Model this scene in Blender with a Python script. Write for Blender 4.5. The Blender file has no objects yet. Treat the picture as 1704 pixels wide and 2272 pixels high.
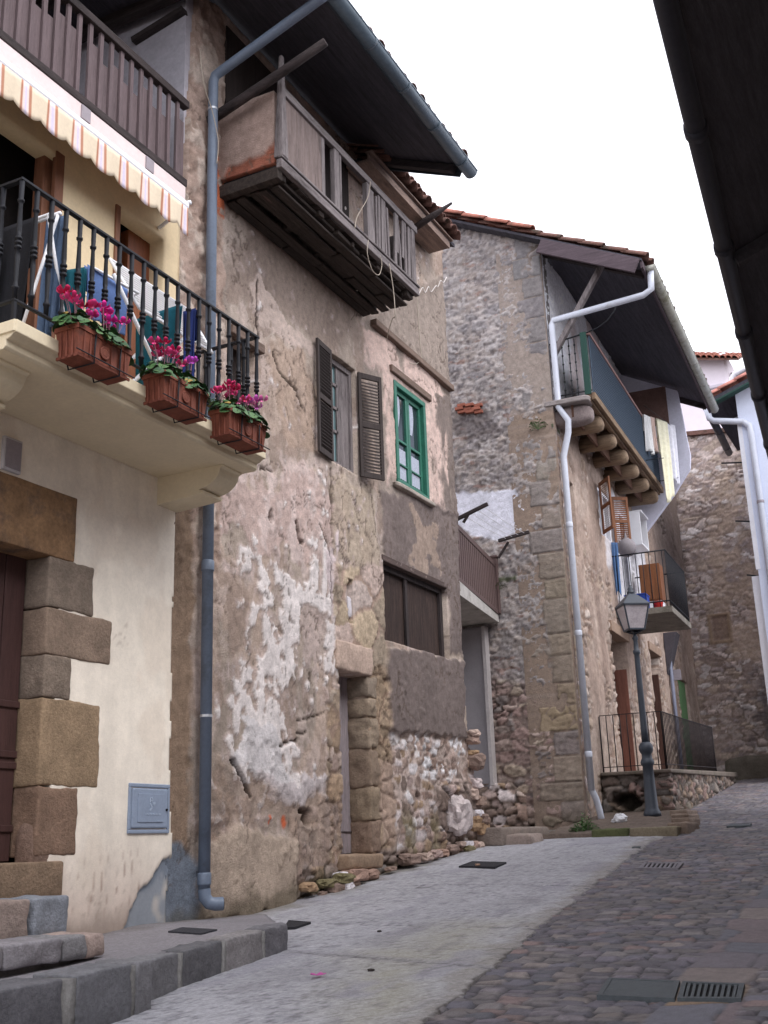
import bpy, math, random
import numpy as np
from mathutils import Vector, noise as mnoise

random.seed(7)
scene = bpy.context.scene
COL = scene.collection

# ------------------------------------------------------------------ camera, sky, sun, exposure
F, CX, CY, PW, PH = 2495.0, 852.0, 1136.0, 1704.0, 2272.0
_p, _r, _y = math.radians(16.5), math.radians(2.0), math.radians(26.5)
FWD = np.array([-math.sin(_y)*math.cos(_p), math.cos(_y)*math.cos(_p), math.sin(_p)])
_rt = np.array([math.cos(_y), math.sin(_y), 0.0])
_up = np.cross(_rt, FWD)
RT = _rt*math.cos(_r) - _up*math.sin(_r)
UP = _up*math.cos(_r) + _rt*math.sin(_r)
cam = bpy.data.cameras.new('camera')
camo = bpy.data.objects.new('camera', cam)
COL.objects.link(camo)
cam.sensor_fit = 'VERTICAL'
cam.sensor_height = 36.0
cam.lens = F/PH*36.0
cam.clip_start, cam.clip_end = 0.05, 2000.0
from mathutils import Matrix
camo.matrix_world = Matrix(((RT[0], UP[0], -FWD[0], 0), (RT[1], UP[1], -FWD[1], 0), (RT[2], UP[2], -FWD[2], 0), (0, 0, 0, 1)))
scene.camera = camo

SUN_DIR = Vector((0.62, -0.15, 0.77)).normalized()      # towards the sun, high over the right-hand roofs
world = bpy.data.worlds.new("World")
scene.world = world
world.use_nodes = True
wn, wl = world.node_tree.nodes, world.node_tree.links
bg = wn['Background']
sky = wn.new('ShaderNodeTexSky')
sky.sky_type = 'NISHITA'
sky.sun_disc = False
sky.sun_elevation = math.asin(SUN_DIR.z)
sky.sun_rotation = math.atan2(SUN_DIR.x, SUN_DIR.y)
sky.dust_density = 4.0
hs = wn.new('ShaderNodeHueSaturation')
hs.inputs['Saturation'].default_value = 0.22
wl.new(sky.outputs[0], hs.inputs['Color'])
cloud = wn.new('ShaderNodeMix')
cloud.data_type = 'RGBA'
cloud.inputs['Factor'].default_value = 0.75
wl.new(hs.outputs[0], cloud.inputs['A'])
cloud.inputs['B'].default_value = (9.8, 9.9, 10.8, 1)      # the even cloud layer
wl.new(cloud.outputs['Result'], bg.inputs['Color'])
bg.inputs['Strength'].default_value = 0.12
sun = bpy.data.lights.new('sun', 'SUN')
sun.energy = 0.7
sun.angle = math.radians(25)
sun.color = (1.0, 0.98, 0.96)
suno = bpy.data.objects.new('sun', sun)
COL.objects.link(suno)
suno.rotation_euler = (-SUN_DIR).to_track_quat('-Z', 'Y').to_euler()
scene.view_settings.view_transform = 'Standard'
scene.view_settings.look = 'None'
scene.view_settings.exposure = 1.02
scene.view_settings.gamma = 1.0

# ------------------------------------------------------------------ measuring: photo point -> point on a real plane of the place
def ray(px, py):
    return RT*(px-CX)/F - UP*(py-CY)/F + FWD
def on_x(px, py, x):
    v = ray(px, py); return v*(x/v[0])
def on_y(px, py, y):
    v = ray(px, py); return v*(y/v[1])
def V(*a): return np.array(a, float)
GS, GC = 0.094, -1.42                                # slope of the street
def gz(y): return GC + GS*y
A3 = math.radians(3)
D3 = V(-math.sin(A3), math.cos(A3), 0)               # along the third house's street front
N3 = V(math.cos(A3), math.sin(A3), 0)
C3 = V(-5.33, 17.19, 0)                              # its near corner
def on_f3(px, py, off=0.0):
    v = ray(px, py); p = v*((N3@C3+off)/(N3@v)); return float((p-C3)@D3), float(p[2])
def on_gable(px, py, off=0.0):
    v = ray(px, py); p = v*((D3@C3+off)/(D3@v)); return float(-(p-C3)@N3), float(p[2])
def f3(u, w, z): return C3 + D3*u + N3*w + V(0, 0, z)
def facade(px, py):
    p = on_x(px, py, -6.0); return float(p[1]), float(p[2])
K = 1704/1659.0
def pts_x(*l): return [facade(a*K, b*K) for a, b in l]

def srgb(r, g, b, k=1.0):
    f = lambda c: (c/255/12.92 if c/255 <= .04045 else ((c/255+.055)/1.055)**2.4)*k
    return (f(r), f(g), f(b))

# ------------------------------------------------------------------ noise on arrays
def _h(ix, iy, s):
    n = (ix.astype(np.int64)*374761393 + iy.astype(np.int64)*668265263 + s*974634521) & 0xffffffff
    n = ((n ^ (n >> 13))*1274126177) & 0xffffffff
    n = n ^ (n >> 16)
    return (n & 0xffffff)/float(0xffffff)
def vn(x, y, s=0):
    ix, iy = np.floor(x), np.floor(y)
    fx, fy = x-ix, y-iy
    fx, fy = fx*fx*fx*(fx*(fx*6-15)+10), fy*fy*fy*(fy*(fy*6-15)+10)
    a, b, c, d = _h(ix, iy, s), _h(ix+1, iy, s), _h(ix, iy+1, s), _h(ix+1, iy+1, s)
    return a+(b-a)*fx+(c-a)*fy+(a-b-c+d)*fx*fy
def fbm(x, y, o=4, s=0):
    t, a, n = 0, .5, 0
    for i in range(o):
        t = t+a*vn(x, y, s+i*17); n += a; a *= .5
        x, y = x*2.03+5.1, y*2.03+1.7
    return t/n
def sstep(a, b, x):
    t = np.clip((x-a)/(b-a), 0, 1); return t*t*(3-2*t)
def sd_poly(u, v, P):
    d = np.full(u.shape, 1e9); inside = np.zeros(u.shape, bool)
    n = len(P)
    for i in range(n):
        ax, ay = P[i]; bx, by = P[(i+1) % n]
        ex, ey = bx-ax, by-ay
        wx, wy = u-ax, v-ay
        t = np.clip((wx*ex+wy*ey)/(ex*ex+ey*ey+1e-12), 0, 1)
        d = np.minimum(d, (wx-ex*t)**2+(wy-ey*t)**2)
        c = ((ay > v) != (by > v)) & (u < (bx-ax)*(v-ay)/(by-ay+1e-12)+ax)
        inside ^= c
    d = np.sqrt(d)
    return np.where(inside, -d, d)
def d_line(u, v, P):
    d = np.full(u.shape, 1e9)
    for (ax, ay), (bx, by) in zip(P[:-1], P[1:]):
        ex, ey = bx-ax, by-ay
        wx, wy = u-ax, v-ay
        t = np.clip((wx*ex+wy*ey)/(ex*ex+ey*ey+1e-12), 0, 1)
        d = np.minimum(d, (wx-ex*t)**2+(wy-ey*t)**2)
    return np.sqrt(d)
def stones(u, v, w, h, s=0, jit=.75, pw=2.6, tilt=False, warp=1.0):
    """coursed rubble: returns distance to the joint and two random numbers per stone"""
    uu = u+warp*.25*w*(fbm(u/w*.8, v/h*.8, 2, s+3)-.5)*2
    vv = v+warp*.35*h*(fbm(u/w*.6+9, v/h*.5, 2, s+5)-.5)*2
    x, y = uu/w, vv/h; tl = np.zeros(u.shape)
    j0 = np.floor(y)
    F1 = np.full(u.shape, 9.); F2 = np.full(u.shape, 9.); r1 = np.zeros(u.shape); r2 = np.zeros(u.shape)
    for dj in (-1, 0, 1):
        j = j0+dj
        x2 = x+_h(j, j*0+3, s)*3.7
        i0 = np.floor(x2)
        for di in (-2, -1, 0, 1, 2):
            i = i0+di
            cx = i+.5+jit*(_h(i, j, s+1)-.5); cy = j+.5+jit*.5*(_h(i, j, s+2)-.5)
            d = (np.abs(x2-cx)**pw+np.abs(y-cy)**pw)**(1/pw)
            c = d < F1
            F2 = np.where(c, F1, np.minimum(F2, d))
            r1 = np.where(c, _h(i, j, s+7), r1); r2 = np.where(c, _h(i, j, s+8), r2)
            if tilt: tl = np.where(c, (x2-cx)*(_h(i, j, s+9)-.5)+(y-cy)*(_h(i, j, s+10)-.5), tl)
            F1 = np.where(c, d, F1)
    return (F2-F1, r1, r2, tl) if tilt else (F2-F1, r1, r2)

# ------------------------------------------------------------------ materials
MATS = {}
def _nt(name):
    m = bpy.data.materials.new(name); m.use_nodes = True
    n, l = m.node_tree.nodes, m.node_tree.links
    return m, n, l, n['Principled BSDF']
def surf_nodes(n, l, bsdf, base_sock, rough, nscale, amount, bump, bscale, grain=None, spec=.3):
    tc = n.new('ShaderNodeTexCoord'); mp = n.new('ShaderNodeMapping')
    l.new(tc.outputs['Object'], mp.inputs['Vector'])
    if grain is not None:
        sc = [9, 9, 9]; sc[grain] = .7
        mp.inputs['Scale'].default_value = sc
    nz = n.new('ShaderNodeTexNoise'); nz.inputs['Scale'].default_value = nscale; nz.inputs['Detail'].default_value = 6; nz.inputs['Roughness'].default_value = .65
    l.new(mp.outputs[0], nz.inputs['Vector'])
    mr = n.new('ShaderNodeMapRange')
    mr.inputs['From Min'].default_value = .28; mr.inputs['From Max'].default_value = .72
    mr.inputs['To Min'].default_value = 1-amount; mr.inputs['To Max'].default_value = 1+amount
    l.new(nz.outputs['Fac'], mr.inputs['Value'])
    nz2 = n.new('ShaderNodeTexNoise'); nz2.inputs['Scale'].default_value = nscale*7; nz2.inputs['Detail'].default_value = 4; nz2.inputs['Roughness'].default_value = .7
    l.new(mp.outputs[0], nz2.inputs['Vector'])
    mr2 = n.new('ShaderNodeMapRange')
    mr2.inputs['From Min'].default_value = .3; mr2.inputs['From Max'].default_value = .7
    mr2.inputs['To Min'].default_value = 1-amount*.8; mr2.inputs['To Max'].default_value = 1+amount*.8
    l.new(nz2.outputs['Fac'], mr2.inputs['Value'])
    mm = n.new('ShaderNodeMath'); mm.operation = 'MULTIPLY'
    l.new(mr.outputs[0], mm.inputs[0]); l.new(mr2.outputs[0], mm.inputs[1])
    mx = n.new('ShaderNodeMix'); mx.data_type = 'RGBA'; mx.blend_type = 'MULTIPLY'; mx.inputs['Factor'].default_value = 1
    l.new(base_sock, mx.inputs['A']); l.new(mm.outputs[0], mx.inputs['B'])
    l.new(mx.outputs['Result'], bsdf.inputs['Base Color'])
    bsdf.inputs['Roughness'].default_value = rough
    bsdf.inputs['Specular IOR Level'].default_value = spec
    if bump:
        nb = n.new('ShaderNodeTexNoise'); nb.inputs['Scale'].default_value = bscale; nb.inputs['Detail'].default_value = 8; nb.inputs['Roughness'].default_value = .7
        l.new(mp.outputs[0], nb.inputs['Vector'])
        bp = n.new('ShaderNodeBump'); bp.inputs['Strength'].default_value = bump; bp.inputs['Distance'].default_value = .02
        l.new(nb.outputs['Fac'], bp.inputs['Height']); l.new(bp.outputs[0], bsdf.inputs['Normal'])
def mat(name, rgb=(.5,.5,.5), rough=.8, nscale=8, amount=.2, bump=.2, bscale=40, grain=None, spec=.3, metal=0, dirt=None):
    if name in MATS: return MATS[name]
    m, n, l, b = _nt(name)
    c = n.new('ShaderNodeRGB'); c.outputs[0].default_value = (*rgb, 1)
    sock = c.outputs[0]
    if dirt is not None:                                     # weathering: patches of a second colour
        tc = n.new('ShaderNodeTexCoord')
        nz = n.new('ShaderNodeTexNoise'); nz.inputs['Scale'].default_value = dirt[1]; nz.inputs['Detail'].default_value = 8; nz.inputs['Roughness'].default_value = .75
        mpp = n.new('ShaderNodeMapping'); l.new(tc.outputs['Object'], mpp.inputs['Vector'])
        if grain is not None:
            sc = [3, 3, 3]; sc[grain] = .5; mpp.inputs['Scale'].default_value = sc
        l.new(mpp.outputs[0], nz.inputs['Vector'])
        rp = n.new('ShaderNodeMapRange'); rp.inputs['From Min'].default_value = dirt[2]; rp.inputs['From Max'].default_value = dirt[2]+.16
        l.new(nz.outputs['Fac'], rp.inputs['Value'])
        mx = n.new('ShaderNodeMix'); mx.data_type = 'RGBA'
        l.new(rp.outputs[0], mx.inputs['Factor']); l.new(sock, mx.inputs['A']); mx.inputs['B'].default_value = (*dirt[0], 1)
        sock = mx.outputs['Result']
    surf_nodes(n, l, b, sock, rough, nscale, amount, bump, bscale, grain, spec)
    b.inputs['Metallic'].default_value = metal
    MATS[name] = m
    return m
def vmat(name, rough=.92, nscale=14, amount=.16, bump=.5, bscale=45, spec=.2):
    if name in MATS: return MATS[name]
    m, n, l, b = _nt(name)
    at = n.new('ShaderNodeAttribute'); at.attribute_name = 'Col'
    surf_nodes(n, l, b, at.outputs['Color'], rough, nscale, amount, bump, bscale, None, spec)
    MATS[name] = m
    return m
def glass(name, rgb, rough=.08):
    if name in MATS: return MATS[name]
    m, n, l, b = _nt(name)
    b.inputs['Base Color'].default_value = (*rgb, 1); b.inputs['Roughness'].default_value = rough
    b.inputs['Specular IOR Level'].default_value = .6
    MATS[name] = m
    return m
M_WALL = vmat('weathered_wall', .95, 13, .24, .9, 60, .1)
M_FINE = vmat('vertex_tinted_smooth', nscale=5, amount=.07, bump=.18, bscale=70)
M_STONEV = vmat('cut_stone', .9, 4.5, .25, .8, 45, .2)
M_OLDWOOD = lambda g: mat('old_grey_wood_%d' % g, srgb(124, 116, 116), .85, 3, .35, .5, 14, g, dirt=(srgb(66, 58, 58), 2.0, .52))
M_DKWOOD = lambda g: mat('dark_wood_%d' % g, srgb(62, 54, 54), .85, 3, .35, .5, 14, g, dirt=(srgb(34, 30, 30), 2.0, .5))
M_SLAT = lambda g: mat('loggia_wood_%d' % g, srgb(102, 88, 90), .8, 3, .25, .35, 14, g)
M_ROTWOOD = lambda g: mat('rotten_boards_%d' % g, srgb(62, 54, 50), .95, 3, .5, .9, 10, g, dirt=(srgb(112, 86, 80), 2.6, .62))
M_IRON = mat('black_iron', srgb(27, 28, 34), .55, 20, .15, .1, 60, spec=.25)
M_CREAM = mat('cream_paint', srgb(220, 206, 178), .8, 4, .06, .12, 60)
M_PVC = mat('blue_grey_pvc', srgb(110, 122, 140), .42, 5, .1, .03, 60, spec=.4, dirt=(srgb(92, 100, 112), 2.2, .52))
M_WPIPE = mat('pale_pvc', srgb(196, 200, 212), .4, 5, .08, .03, 60, spec=.45, dirt=(srgb(150, 150, 152), 4, .6))
M_TILE = mat('red_roof_tile', srgb(158, 102, 88), .85, 6, .35, .4, 30, dirt=(srgb(110, 84, 74), 5, .55))
M_OLDTILE = mat('old_roof_tile', srgb(112, 82, 74), .9, 6, .35, .5, 30, dirt=(srgb(66, 60, 52), 5, .5))
M_ZINC = mat('blue_grey_gutter_metal', srgb(84, 98, 110), .45, 4, .15, .05, 60, spec=.5)
M_WHITE = mat('white_paint', srgb(226, 226, 232), .6, 5, .06, .08, 60)
M_WMETAL = mat('white_enamel', srgb(232, 232, 236), .35, 5, .03, 0, 60, spec=.5)
M_DARK = mat('dark_interior', srgb(34, 30, 30), .9, 3, .3, 0)
M_TERRA = mat('terracotta', srgb(124, 70, 55), .85, 12, .22, .3, 60, dirt=(srgb(100, 66, 55), 5, .55))
M_LEAF = vmat('cyclamen_leaf', .5, 50, .35, .15, 60, .35)
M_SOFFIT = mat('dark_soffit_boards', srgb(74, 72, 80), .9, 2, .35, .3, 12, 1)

# ------------------------------------------------------------------ objects
ORG = {}
ALL_LABELS = {}
def thing(name, label, cat, loc, group=None, kind=None):
    o = bpy.data.objects.new(name, None); COL.objects.link(o)
    o.location = loc; o.empty_display_size = .1
    o['label'] = label; o['category'] = cat
    if group: o['group'] = group
    if kind: o['kind'] = kind
    ORG[o] = V(*loc)
    return o
def link_mesh(name, me, parent, org, label=None):
    o = bpy.data.objects.new(name, me); COL.objects.link(o)
    ORG[o] = org
    if parent is None: o.location = org
    else: o.parent = parent
    if label: o['label'] = label
    return o
def tag(o, label, cat, group=None, kind=None):
    o['label'] = label; o['category'] = cat
    if group: o['group'] = group
    if kind: o['kind'] = kind
    return o

class MB:
    def __init__(s): s.v = []; s.f = []; s.c = []; s.col = None; s.pieces = []
    def add(s, vs, fs, col=None):
        n = len(s.v); s.pieces.append((n, n+len(vs), len(s.f), len(s.f)+len(fs)))
        s.v += [tuple(map(float, p)) for p in vs]
        s.f += [tuple(i+n for i in f) for f in fs]
        s.c += [col or s.col or (.5, .5, .5)]*len(vs)
    def hexa(s, P, col=None):          # 8 corners: 0-3 bottom loop, 4-7 top loop
        s.add(P, [(3, 2, 1, 0), (4, 5, 6, 7), (0, 1, 5, 4), (1, 2, 6, 5), (2, 3, 7, 6), (3, 0, 4, 7)], col)
    def box(s, a, b, col=None):
        (x0, y0, z0), (x1, y1, z1) = np.minimum(a, b), np.maximum(a, b)
        s.hexa([(x0, y0, z0), (x1, y0, z0), (x1, y1, z0), (x0, y1, z0), (x0, y0, z1), (x1, y0, z1), (x1, y1, z1), (x0, y1, z1)], col)
    def obox(s, o, ax, ay, az, col=None):   # corner + three edge vectors
        o, ax, ay, az = map(lambda t: np.array(t, float), (o, ax, ay, az))
        s.hexa([o, o+ax, o+ax+ay, o+ay, o+az, o+ax+az, o+ax+ay+az, o+ay+az], col)
    def bar(s, p, q, w, h, up=(0, 0, 1), col=None):   # rectangular bar from p to q
        p, q = V(*p), V(*q); d = q-p; d = d/np.linalg.norm(d)
        u = np.cross(V(*up), d)
        if np.linalg.norm(u) < 1e-6: u = np.cross(V(1, 0, 0), d)
        u /= np.linalg.norm(u); t = np.cross(d, u)
        s.obox(p-u*w/2-t*h/2, u*w, t*h, q-p, col)
    def tube(s, P, r, n=8, caps=True, col=None):
        P = [V(*p) for p in P]; rs = r if isinstance(r, (list, tuple)) else [r]*len(P)
        vs, fs = [], []; ref = None
        for i, p in enumerate(P):
            a = P[max(i-1, 0)]; b = P[min(i+1, len(P)-1)]
            d = (b-a)/(np.linalg.norm(b-a)+1e-12)
            if ref is None: ref = np.cross(d, V(0.31, 0.17, .93)); ref /= np.linalg.norm(ref)
            ref = ref-d*(ref@d); ref /= np.linalg.norm(ref)+1e-12; t = np.cross(d, ref)
            for k in range(n):
                an = 2*math.pi*k/n
                vs.append(p+(ref*math.cos(an)+t*math.sin(an))*rs[i])
        for i in range(len(P)-1):
            for k in range(n):
                fs.append((i*n+k, i*n+(k+1) % n, (i+1)*n+(k+1) % n, (i+1)*n+k))
        if caps:
            fs.append(tuple(range(n-1, -1, -1))); fs.append(tuple((len(P)-1)*n+k for k in range(n)))
        s.add(vs, fs, col)
    def lathe(s, o, prof, n=12, axis=(0, 0, 1), col=None):
        o = V(*o); ax = V(*axis); ax /= np.linalg.norm(ax)
        P = [o+ax*z for r, z in prof]
        u = np.cross(ax, V(1, 0, 0) if abs(ax[0]) < .9 else V(0, 1, 0)); u /= np.linalg.norm(u); t = np.cross(ax, u)
        vs = [p+(u*math.cos(2*math.pi*k/n)+t*math.sin(2*math.pi*k/n))*r for p, (r, z) in zip(P, prof) for k in range(n)]
        m = len(prof)
        fs = [(i*n+k, i*n+(k+1) % n, (i+1)*n+(k+1) % n, (i+1)*n+k) for i in range(m-1) for k in range(n)]
        fs.append(tuple(range(n-1, -1, -1))); fs.append(tuple((m-1)*n+k for k in range(n)))
        s.add(vs, fs, col)
    def prism(s, P, ext, col=None):        # planar polygon pushed along ext
        P = [V(*p) for p in P]; e = V(*ext); n = len(P)
        nrm = sum((np.cross(P[i]-P[0], P[(i+1) % n]-P[0]) for i in range(1, n-1)), V(0, 0, 0))
        if nrm@e > 0: P = P[::-1]
        vs = P+[p+e for p in P]
        s.add(vs, [tuple(range(n)), tuple(range(2*n-1, n-1, -1))]+[((i+1) % n, i, n+i, n+(i+1) % n) for i in range(n)], col)
    def sheet(s, fn, nu, nv, col=None):    # fn(i/nu, j/nv) -> point
        vs = [fn(i/nu, j/nv) for i in range(nu+1) for j in range(nv+1)]
        fs = [(i*(nv+1)+j, (i+1)*(nv+1)+j, (i+1)*(nv+1)+j+1, i*(nv+1)+j+1) for i in range(nu) for j in range(nv)]
        s.add(vs, fs, col)
    def rock(s, c, half, n=5, sq=3.2, amp=.12, seed=0, col=None, axes=None):   # squarish weathered stone
        c = V(*c); half = V(*half); off = Vector((seed*3.17, seed*1.31, seed*7.7))
        A = axes if axes is not None else (V(1, 0, 0), V(0, 1, 0), V(0, 0, 1))
        idx, vs, fs = {}, [], []
        def vid(p):
            k = tuple(np.round(p, 5))
            if k not in idx:
                q = V(*p); q = q/(np.sum(np.abs(q)**sq)**(1/sq))
                q = q*(1+amp*(mnoise.noise(Vector(q)*1.6+off)+.5*mnoise.noise(Vector(q)*4+off)))
                idx[k] = len(vs); h = q*half
                vs.append(c+A[0]*h[0]+A[1]*h[1]+A[2]*h[2])
            return idx[k]
        g = np.linspace(-1, 1, n+1)
        for a in range(3):
            for sg in (-1, 1):
                for i in range(n):
                    for j in range(n):
                        q = []
                        for (ii, jj) in ((i, j), (i+1, j), (i+1, j+1), (i, j+1)):
                            p = [0, 0, 0]; p[a] = sg; p[(a+1) % 3] = g[ii]; p[(a+2) % 3] = g[jj]
                            q.append(vid(p))
                        fs.append(tuple(q if sg > 0 else q[::-1]))
        s.add(vs, fs, col)
    def cut(s, c, half, r=.012, amp=.004, n=5, seed=0, col=None, axes=None, fr=5.0):   # dressed block: flat faces, worn edges
        c, half = V(*c), V(*half); off = Vector((seed*3.17, seed*1.31, seed*7.7)); r = min(r, min(half)*.9)
        A = axes if axes is not None else (V(1, 0, 0), V(0, 1, 0), V(0, 0, 1))
        G = []
        for h in half:
            k = max(2, int(n*h/max(half)+1)); q = np.linspace(-(h-r), h-r, k+1)
            G.append(np.concatenate([[-h, -h+r*.3], q, [h-r*.3, h]]))
        idx, vs, fs = {}, [], []
        def vid(p):
            k = tuple(np.round(p, 6))
            if k not in idx:
                q = V(*p); inner = np.clip(q, -(half-r), half-r); d = q-inner; L = np.linalg.norm(d)
                q = inner+d/L*r if L > 1e-9 else q
                w = Vector(c+q)
                q = q*(1+0)+(q/np.linalg.norm(q))*amp*(mnoise.noise(w*fr+off)+.6*mnoise.noise(w*fr*3+off))*1.6
                idx[k] = len(vs); vs.append(c+A[0]*q[0]+A[1]*q[1]+A[2]*q[2])
            return idx[k]
        for a in range(3):
            b, d = (a+1) % 3, (a+2) % 3
            for sg in (-1, 1):
                for i in range(len(G[b])-1):
                    for j in range(len(G[d])-1):
                        q = []
                        for (ii, jj) in ((i, j), (i+1, j), (i+1, j+1), (i, j+1)):
                            p = [0, 0, 0]; p[a] = sg*half[a]; p[b] = G[b][ii]; p[d] = G[d][jj]
                            q.append(vid(p))
                        fs.append(tuple(q if sg > 0 else q[::-1]))
        s.add(vs, fs, col)
    def build(s, name, m, parent=None, smooth=False, bevel=0, label=None, org=None, solid=0, colors=False):
        org = ORG[parent] if parent is not None else (V(*org) if org is not None else V(*np.mean(s.v, 0)))
        me = bpy.data.meshes.new(name)
        me.from_pydata([tuple(np.array(p)-org) for p in s.v], [], s.f)
        me.materials.append(m)
        if colors:
            at = me.color_attributes.new('Col', 'FLOAT_COLOR', 'POINT')
            at.data.foreach_set('color', np.hstack([np.array(s.c, np.float32), np.ones((len(s.c), 1), np.float32)]).ravel())
        if smooth: me.polygons.foreach_set('use_smooth', [True]*len(me.polygons))
        me.update()
        o = link_mesh(name, me, parent, org, label)
        if solid:
            md = o.modifiers.new('solid', 'SOLIDIFY'); md.thickness = solid; md.offset = 0
        if bevel:
            md = o.modifiers.new('bevel', 'BEVEL'); md.width = bevel; md.segments = 2; md.limit_method = 'ANGLE'
        return o

def relief(name, parent, O, U, N, us, vs, field, hole=None, m=None, depth=.3, Vd=(0, 0, 1), label=None, rim=True):
    """a wall or pavement as a fine sheet with real relief; field(u, v) -> height, rgb"""
    O, U, N, Vd = V(*O), V(*U), V(*N), V(*Vd)
    us, vs = np.asarray(us), np.asarray(vs)
    uu, vv = np.meshgrid(us, vs, indexing='ij')
    h, c = field(uu, vv)
    nu, nv = uu.shape
    P = O+uu[..., None]*U+vv[..., None]*Vd+h[..., None]*N
    uc = (uu[:-1, :-1]+uu[1:, 1:])/2; vc = (vv[:-1, :-1]+vv[1:, 1:])/2
    keep = np.ones(uc.shape, bool)
    if hole is not None: keep = ~hole(uc, vc)
    ids = np.arange(nu*nv).reshape(nu, nv)
    q = np.stack([ids[:-1, :-1], ids[1:, :-1], ids[1:, 1:], ids[:-1, 1:]], -1)
    faces = [q[keep]]
    verts = P.reshape(-1, 3); colr = c.reshape(-1, 3)
    if rim:
        kp = np.pad(keep, 1)
        edges = []
        K0 = kp[1:-1, 1:-1]
        for sl, (a, b) in (((slice(0, -2), slice(1, -1)), (3, 0)), ((slice(2, None), slice(1, -1)), (1, 2)), ((slice(1, -1), slice(0, -2)), (0, 1)), ((slice(1, -1), slice(2, None)), (2, 3))):
            e = K0 & ~kp[sl]
            edges.append(q[e][:, [a, b]])
        e = np.concatenate(edges)
        n0 = len(verts)
        uniq, inv = np.unique(e.ravel(), return_inverse=True)
        inv = inv.reshape(-1, 2)
        flat = (O+uu[..., None]*U+vv[..., None]*Vd).reshape(-1, 3)
        verts = np.vstack([verts, flat[uniq]-N*depth]); colr = np.vstack([colr, colr[uniq]])
        faces.append(np.stack([e[:, 1], e[:, 0], n0+inv[:, 0], n0+inv[:, 1]], -1))
    fa = np.concatenate(faces)
    if np.cross(U, Vd)@N < 0: fa = fa[:, ::-1]
    org = ORG[parent] if parent is not None else O
    used = np.unique(fa); remap = np.zeros(len(verts), int); remap[used] = np.arange(len(used))
    verts, colr, fa = verts[used]-org, colr[used], remap[fa]
    me = bpy.data.meshes.new(name)
    me.vertices.add(len(verts)); me.vertices.foreach_set('co', verts.astype(np.float32).ravel())
    me.loops.add(fa.size); me.loops.foreach_set('vertex_index', fa.astype(np.int32).ravel())
    me.polygons.add(len(fa)); me.polygons.foreach_set('loop_start', np.arange(0, fa.size, 4, dtype=np.int32))
    me.polygons.foreach_set('use_smooth', np.ones(len(fa), bool))
    me.update(calc_edges=True)
    at = me.color_attributes.new('Col', 'FLOAT_COLOR', 'POINT')
    at.data.foreach_set('color', np.hstack([np.clip(colr, 0, 1), np.ones((len(colr), 1))]).astype(np.float32).ravel())
    me.materials.append(m or M_WALL)
    return link_mesh(name, me, parent, org, label)

def build_each(mb, name, m, parent, **kw):
    """every piece that was added becomes a part of its own"""
    out = []
    for (v0, v1, f0, f1) in mb.pieces:
        k = MB(); k.v = mb.v[v0:v1]; k.c = mb.c[v0:v1]; k.f = [tuple(i-v0 for i in f) for f in mb.f[f0:f1]]
        out.append(k.build(name, m, parent, **kw))
    return out

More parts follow.
